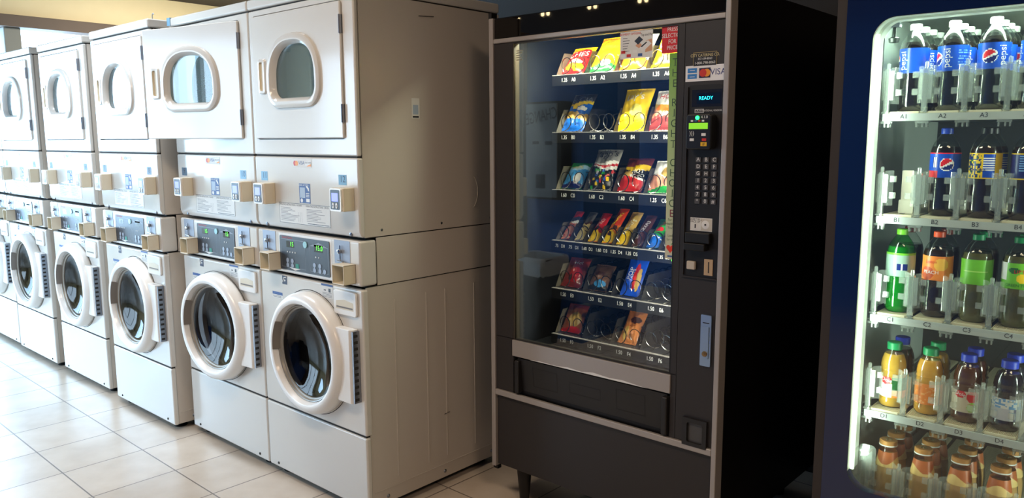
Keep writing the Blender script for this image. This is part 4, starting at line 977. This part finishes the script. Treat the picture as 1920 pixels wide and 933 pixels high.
cola = liq('cola', (20, 10, 8)); capw = mat('cap_white', (232, 236, 230), .4); capb = mat('cap_blue', (24, 62, 170), .4); capk = mat('cap_black', (26, 28, 28), .4)
capl = mat('cap_lime', (120, 200, 50), .4); capo = mat('cap_orange', (236, 84, 36), .4); capg = mat('cap_green', (20, 140, 84), .4); caprb = mat('cap_royal', (30, 60, 190), .4); capd = mat('cap_dark_red', (120, 40, 34), .4)
ordn = ('front', 'second', 'third', 'rearmost')
for c, rots in enumerate(((128, 18, 60, 90), (-42, 200, 120, 40), (8, 130, 70, 200), (-100, 60, 10, 30))):
    for d in range(4):
        bottle('soda', c, 'A', d, cola, capw, 'pepsi', ordn[d] + ' blue-labelled cola bottle with a white cap in the A%d lane' % (c + 1), 'bottle', 'blue-labelled cola bottles on the top shelf', rots[d])
bottle('soda', 1, 'B', 0, cola, capb, 'cherry', 'cola bottle with blue cap and red-edged label, front of the B2 lane', 'bottle', None, 6)
for d in range(2):
    bottle('soda', 2, 'B', d, liq('dark_tea', (40, 20, 12)), capk, 'brisk', ordn[d] + ' dark bottle with a yellow and blue label in the B3 lane', 'bottle', 'yellow-labelled bottles in the B3 lane', 6 + 40 * d)
    bottle('soda', 3, 'B', d, liq('dark_tea', (0, 0, 0)), capk, 'bluey', ordn[d] + ' dark bottle with a navy label edged in yellow in the B4 lane', 'bottle', 'navy-labelled bottles in the B4 lane', 12 + 90 * d)
gpet = clear('green_plastic', (.35, .85, .40), .0, 1.5, .03, 1.6)
glq = liq('green_soda', (26, 120, 52)); gt = liq('green_tea', (96, 92, 52)); pt = liq('black_tea', (44, 24, 16))
bottle('soda', 0, 'C', 0, glq, capl, 'lime', 'green soda bottle with a lime cap, front of the C1 lane', 'bottle', None, 0, shell=gpet)
bottle('soda', 1, 'C', 0, pt, capo, 'peach', 'dark tea bottle with an orange cap and peach label, front of the C2 lane', 'bottle', None, 6)
bottle('soda', 2, 'C', 0, gt, capg, 'limeback', 'pale tea bottle with a plain lime label, front of the C3 lane', 'bottle', None, 6)
bottle('soda', 3, 'C', 0, gt, capg, 'gtea', 'pale tea bottle with a lemon on its label, front of the C4 lane', 'bottle', None, 0)
for c in range(4): bottle('soda', c, 'C', 1, pt, (capd, capd, capg, capg)[c], None, 'dim bottle behind the front one in the C%d lane' % (c + 1), 'bottle', 'second-row bottles on the C shelf', 0)
bottle('juice', 0, 'D', 0, liq('pineapple', (206, 158, 60)), capg, 'dole', 'yellow juice bottle with a green cap and fruit label, front of the D1 lane', 'bottle', None, 0)
bottle('juice', 1, 'D', 0, liq('orange_juice', (222, 160, 60)), capg, 'orange', 'orange juice bottle with a green cap and plain orange label, front of the D2 lane', 'bottle', None, 6)
bottle('juice', 2, 'D', 0, liq('apple_juice', (84, 44, 32)), caprb, 'apple', 'brown juice bottle with apples on its label, front of the D3 lane', 'bottle', None, 8)
bottle('juice', 3, 'D', 0, liq('grape', (26, 22, 44)), caprb, 'whiteb', 'dark purple juice bottle with a blue cap and white label, front of the D4 lane', 'bottle', None, 10)
for c in range(4): bottle('juice', c, 'D', 1, liq(('berry', 'orange_juice', 'apple_juice', 'grape')[c], (60, 30, 30)), (caprb, capg, caprb, caprb)[c], None, 'dim juice bottle standing behind the front one in the D%d lane' % (c + 1), 'bottle', 'second-row juice bottles on the D shelf', 0)
cof = liq('coffee', (214, 164, 104), .15); capc = mat('cap_bronze', (196, 140, 78), .35, .2)
LAB['coffee'] = (.095, .137, lambda s, z: mat('label_sienna', (190, 104, 56), .35) if z > .112 - .01 * math.cos(s * 60) else mat('label_caramel', (232, 198, 128), .35), [])
for c in range(4):
    for d in range(3):
        bottle('coffee', c, 'E', d, cof, capc, 'coffee', ordn[d] + ' tan coffee drink bottle with a bronze cap in lane %s of the lowest shelf' % ('one', 'two', 'three', 'four')[c], 'bottle', 'coffee drink bottles on the lowest shelf', 20 * d + 30 * c, name='coffee_bottle', fill=.125)

# ------------------------------------------------------------------ across the aisle, seen only mirrored in the glass
ch = tag(empty('change_machine', (-1.16, -1.66, 0)), 'grey wall-mounted coin change machine, seen mirrored in the snack machine glass', 'change machine')
cg = mat('changer_grey', (128, 136, 142), .45, .3)
wb(MB().box(-1.31, -1.00, -1.66, -1.54, 1.0, 1.66, mat('changer_black', (22, 22, 24), .5)), 'housing', ch, bevel=.006)
wb(MB().prism(rrect(-1.30, -1.03, 1.015, 1.645, .008), -1.54, -1.532, cg), 'face_plate', ch)
mb = MB(); mb.text('CHANGE', .080, lambda u, v: (-1.165 - u, -1.5312, 1.555 + v), mat('changer_lettering', (26, 28, 32), .5), sx=.60, rot=-.16); wb(mb, 'lettering', ch)
for x0, x1, z0, z1 in ((-1.24, -1.185, 1.375, 1.395), (-1.13, -1.07, 1.37, 1.395), (-1.21, -1.13, 1.075, 1.17)): wb(MB().prism(rrect(x0, x1, z0, z1, .003), -1.534, -1.530, mat('changer_black', (0, 0, 0))), 'slot', ch)
bk = mat('bin_black', (20, 20, 22), .5)
mb = MB()
def rr_at(hx, hy, r, z, cx=-1.16, cy=-1.49): return [(cx + x, cy + y, z) for x, y in rrect(-hx, hx, -hy, hy, r, 5)]
mb.loft([rr_at(.11, .10, .03, 0), rr_at(.11, .10, .03, .004), rr_at(.155, .135, .035, .585), rr_at(.165, .145, .038, .59), rr_at(.165, .145, .038, .61), rr_at(.155, .135, .035, .61), rr_at(.11, .10, .03, .03)], bk, True, True)
tbin = tag(mb.build('trash_bin'), 'tall black trash bin under the change machine, seen mirrored in the glass', 'trash bin')
mb = MB(); L = []
for z, o_ in ((.50, .020), (.53, .026), (.57, .018), (.60, .014), (.622, .008), (.616, -.010), (.55, -.016)):
    l = rr_at(.155 + o_, .135 + o_, .04, z); n = len(l)
    L.append([(x + .006 * math.sin(7 * i + z * 30), y + .006 * math.cos(5 * i + z * 20), zz + .008 * math.sin(i * 2.3) * (1 if z < .52 else 0)) for i, (x, y, zz) in enumerate(l)])
mb.loft(L, clear('liner_film', (.8, .82, .84), .45, 1.5, .15, 2, (.8, .84, .88)))
mb.build('bin_liner', tbin)['label'] = 'clear plastic liner folded over the rim'
# ceiling rail with pairs of bare bulbs (their glints show on the snack machine's header)
blb = mat('bulb_glow', (255, 226, 170), .4, emit=28)
for i, (x, y) in enumerate(((-2.701, -3.471), (-2.127, -3.451), (-1.60, -3.479), (-3.074, -3.496))):
    t = tag(empty('pendant_lamp', (x, y, 2.62)), 'twin-bulb pendant lamp over the far aisle, %s along the front wall' % ('second', 'third', 'fourth', 'first')[i], 'lamp', 'pendant lamps along the front wall')
    mb = MB(); mb.tube([(0, 0, .06), (0, 0, H - 2.62)], .004, black, 6); mb.box(-.05, .05, -.012, .012, .045, .06, black); mb.build('lamp_stem', t)
    for dx in ((-.034, .034) if i < 3 else (0,)):
        mb = MB(); mb.lathe([(0, -.030), (.012, -.026), (.017, -.012), (.014, .006), (.008, .02), (.008, .046)], (dx, 0, 0), blb, 'z', 14); mb.build('bulb', t)
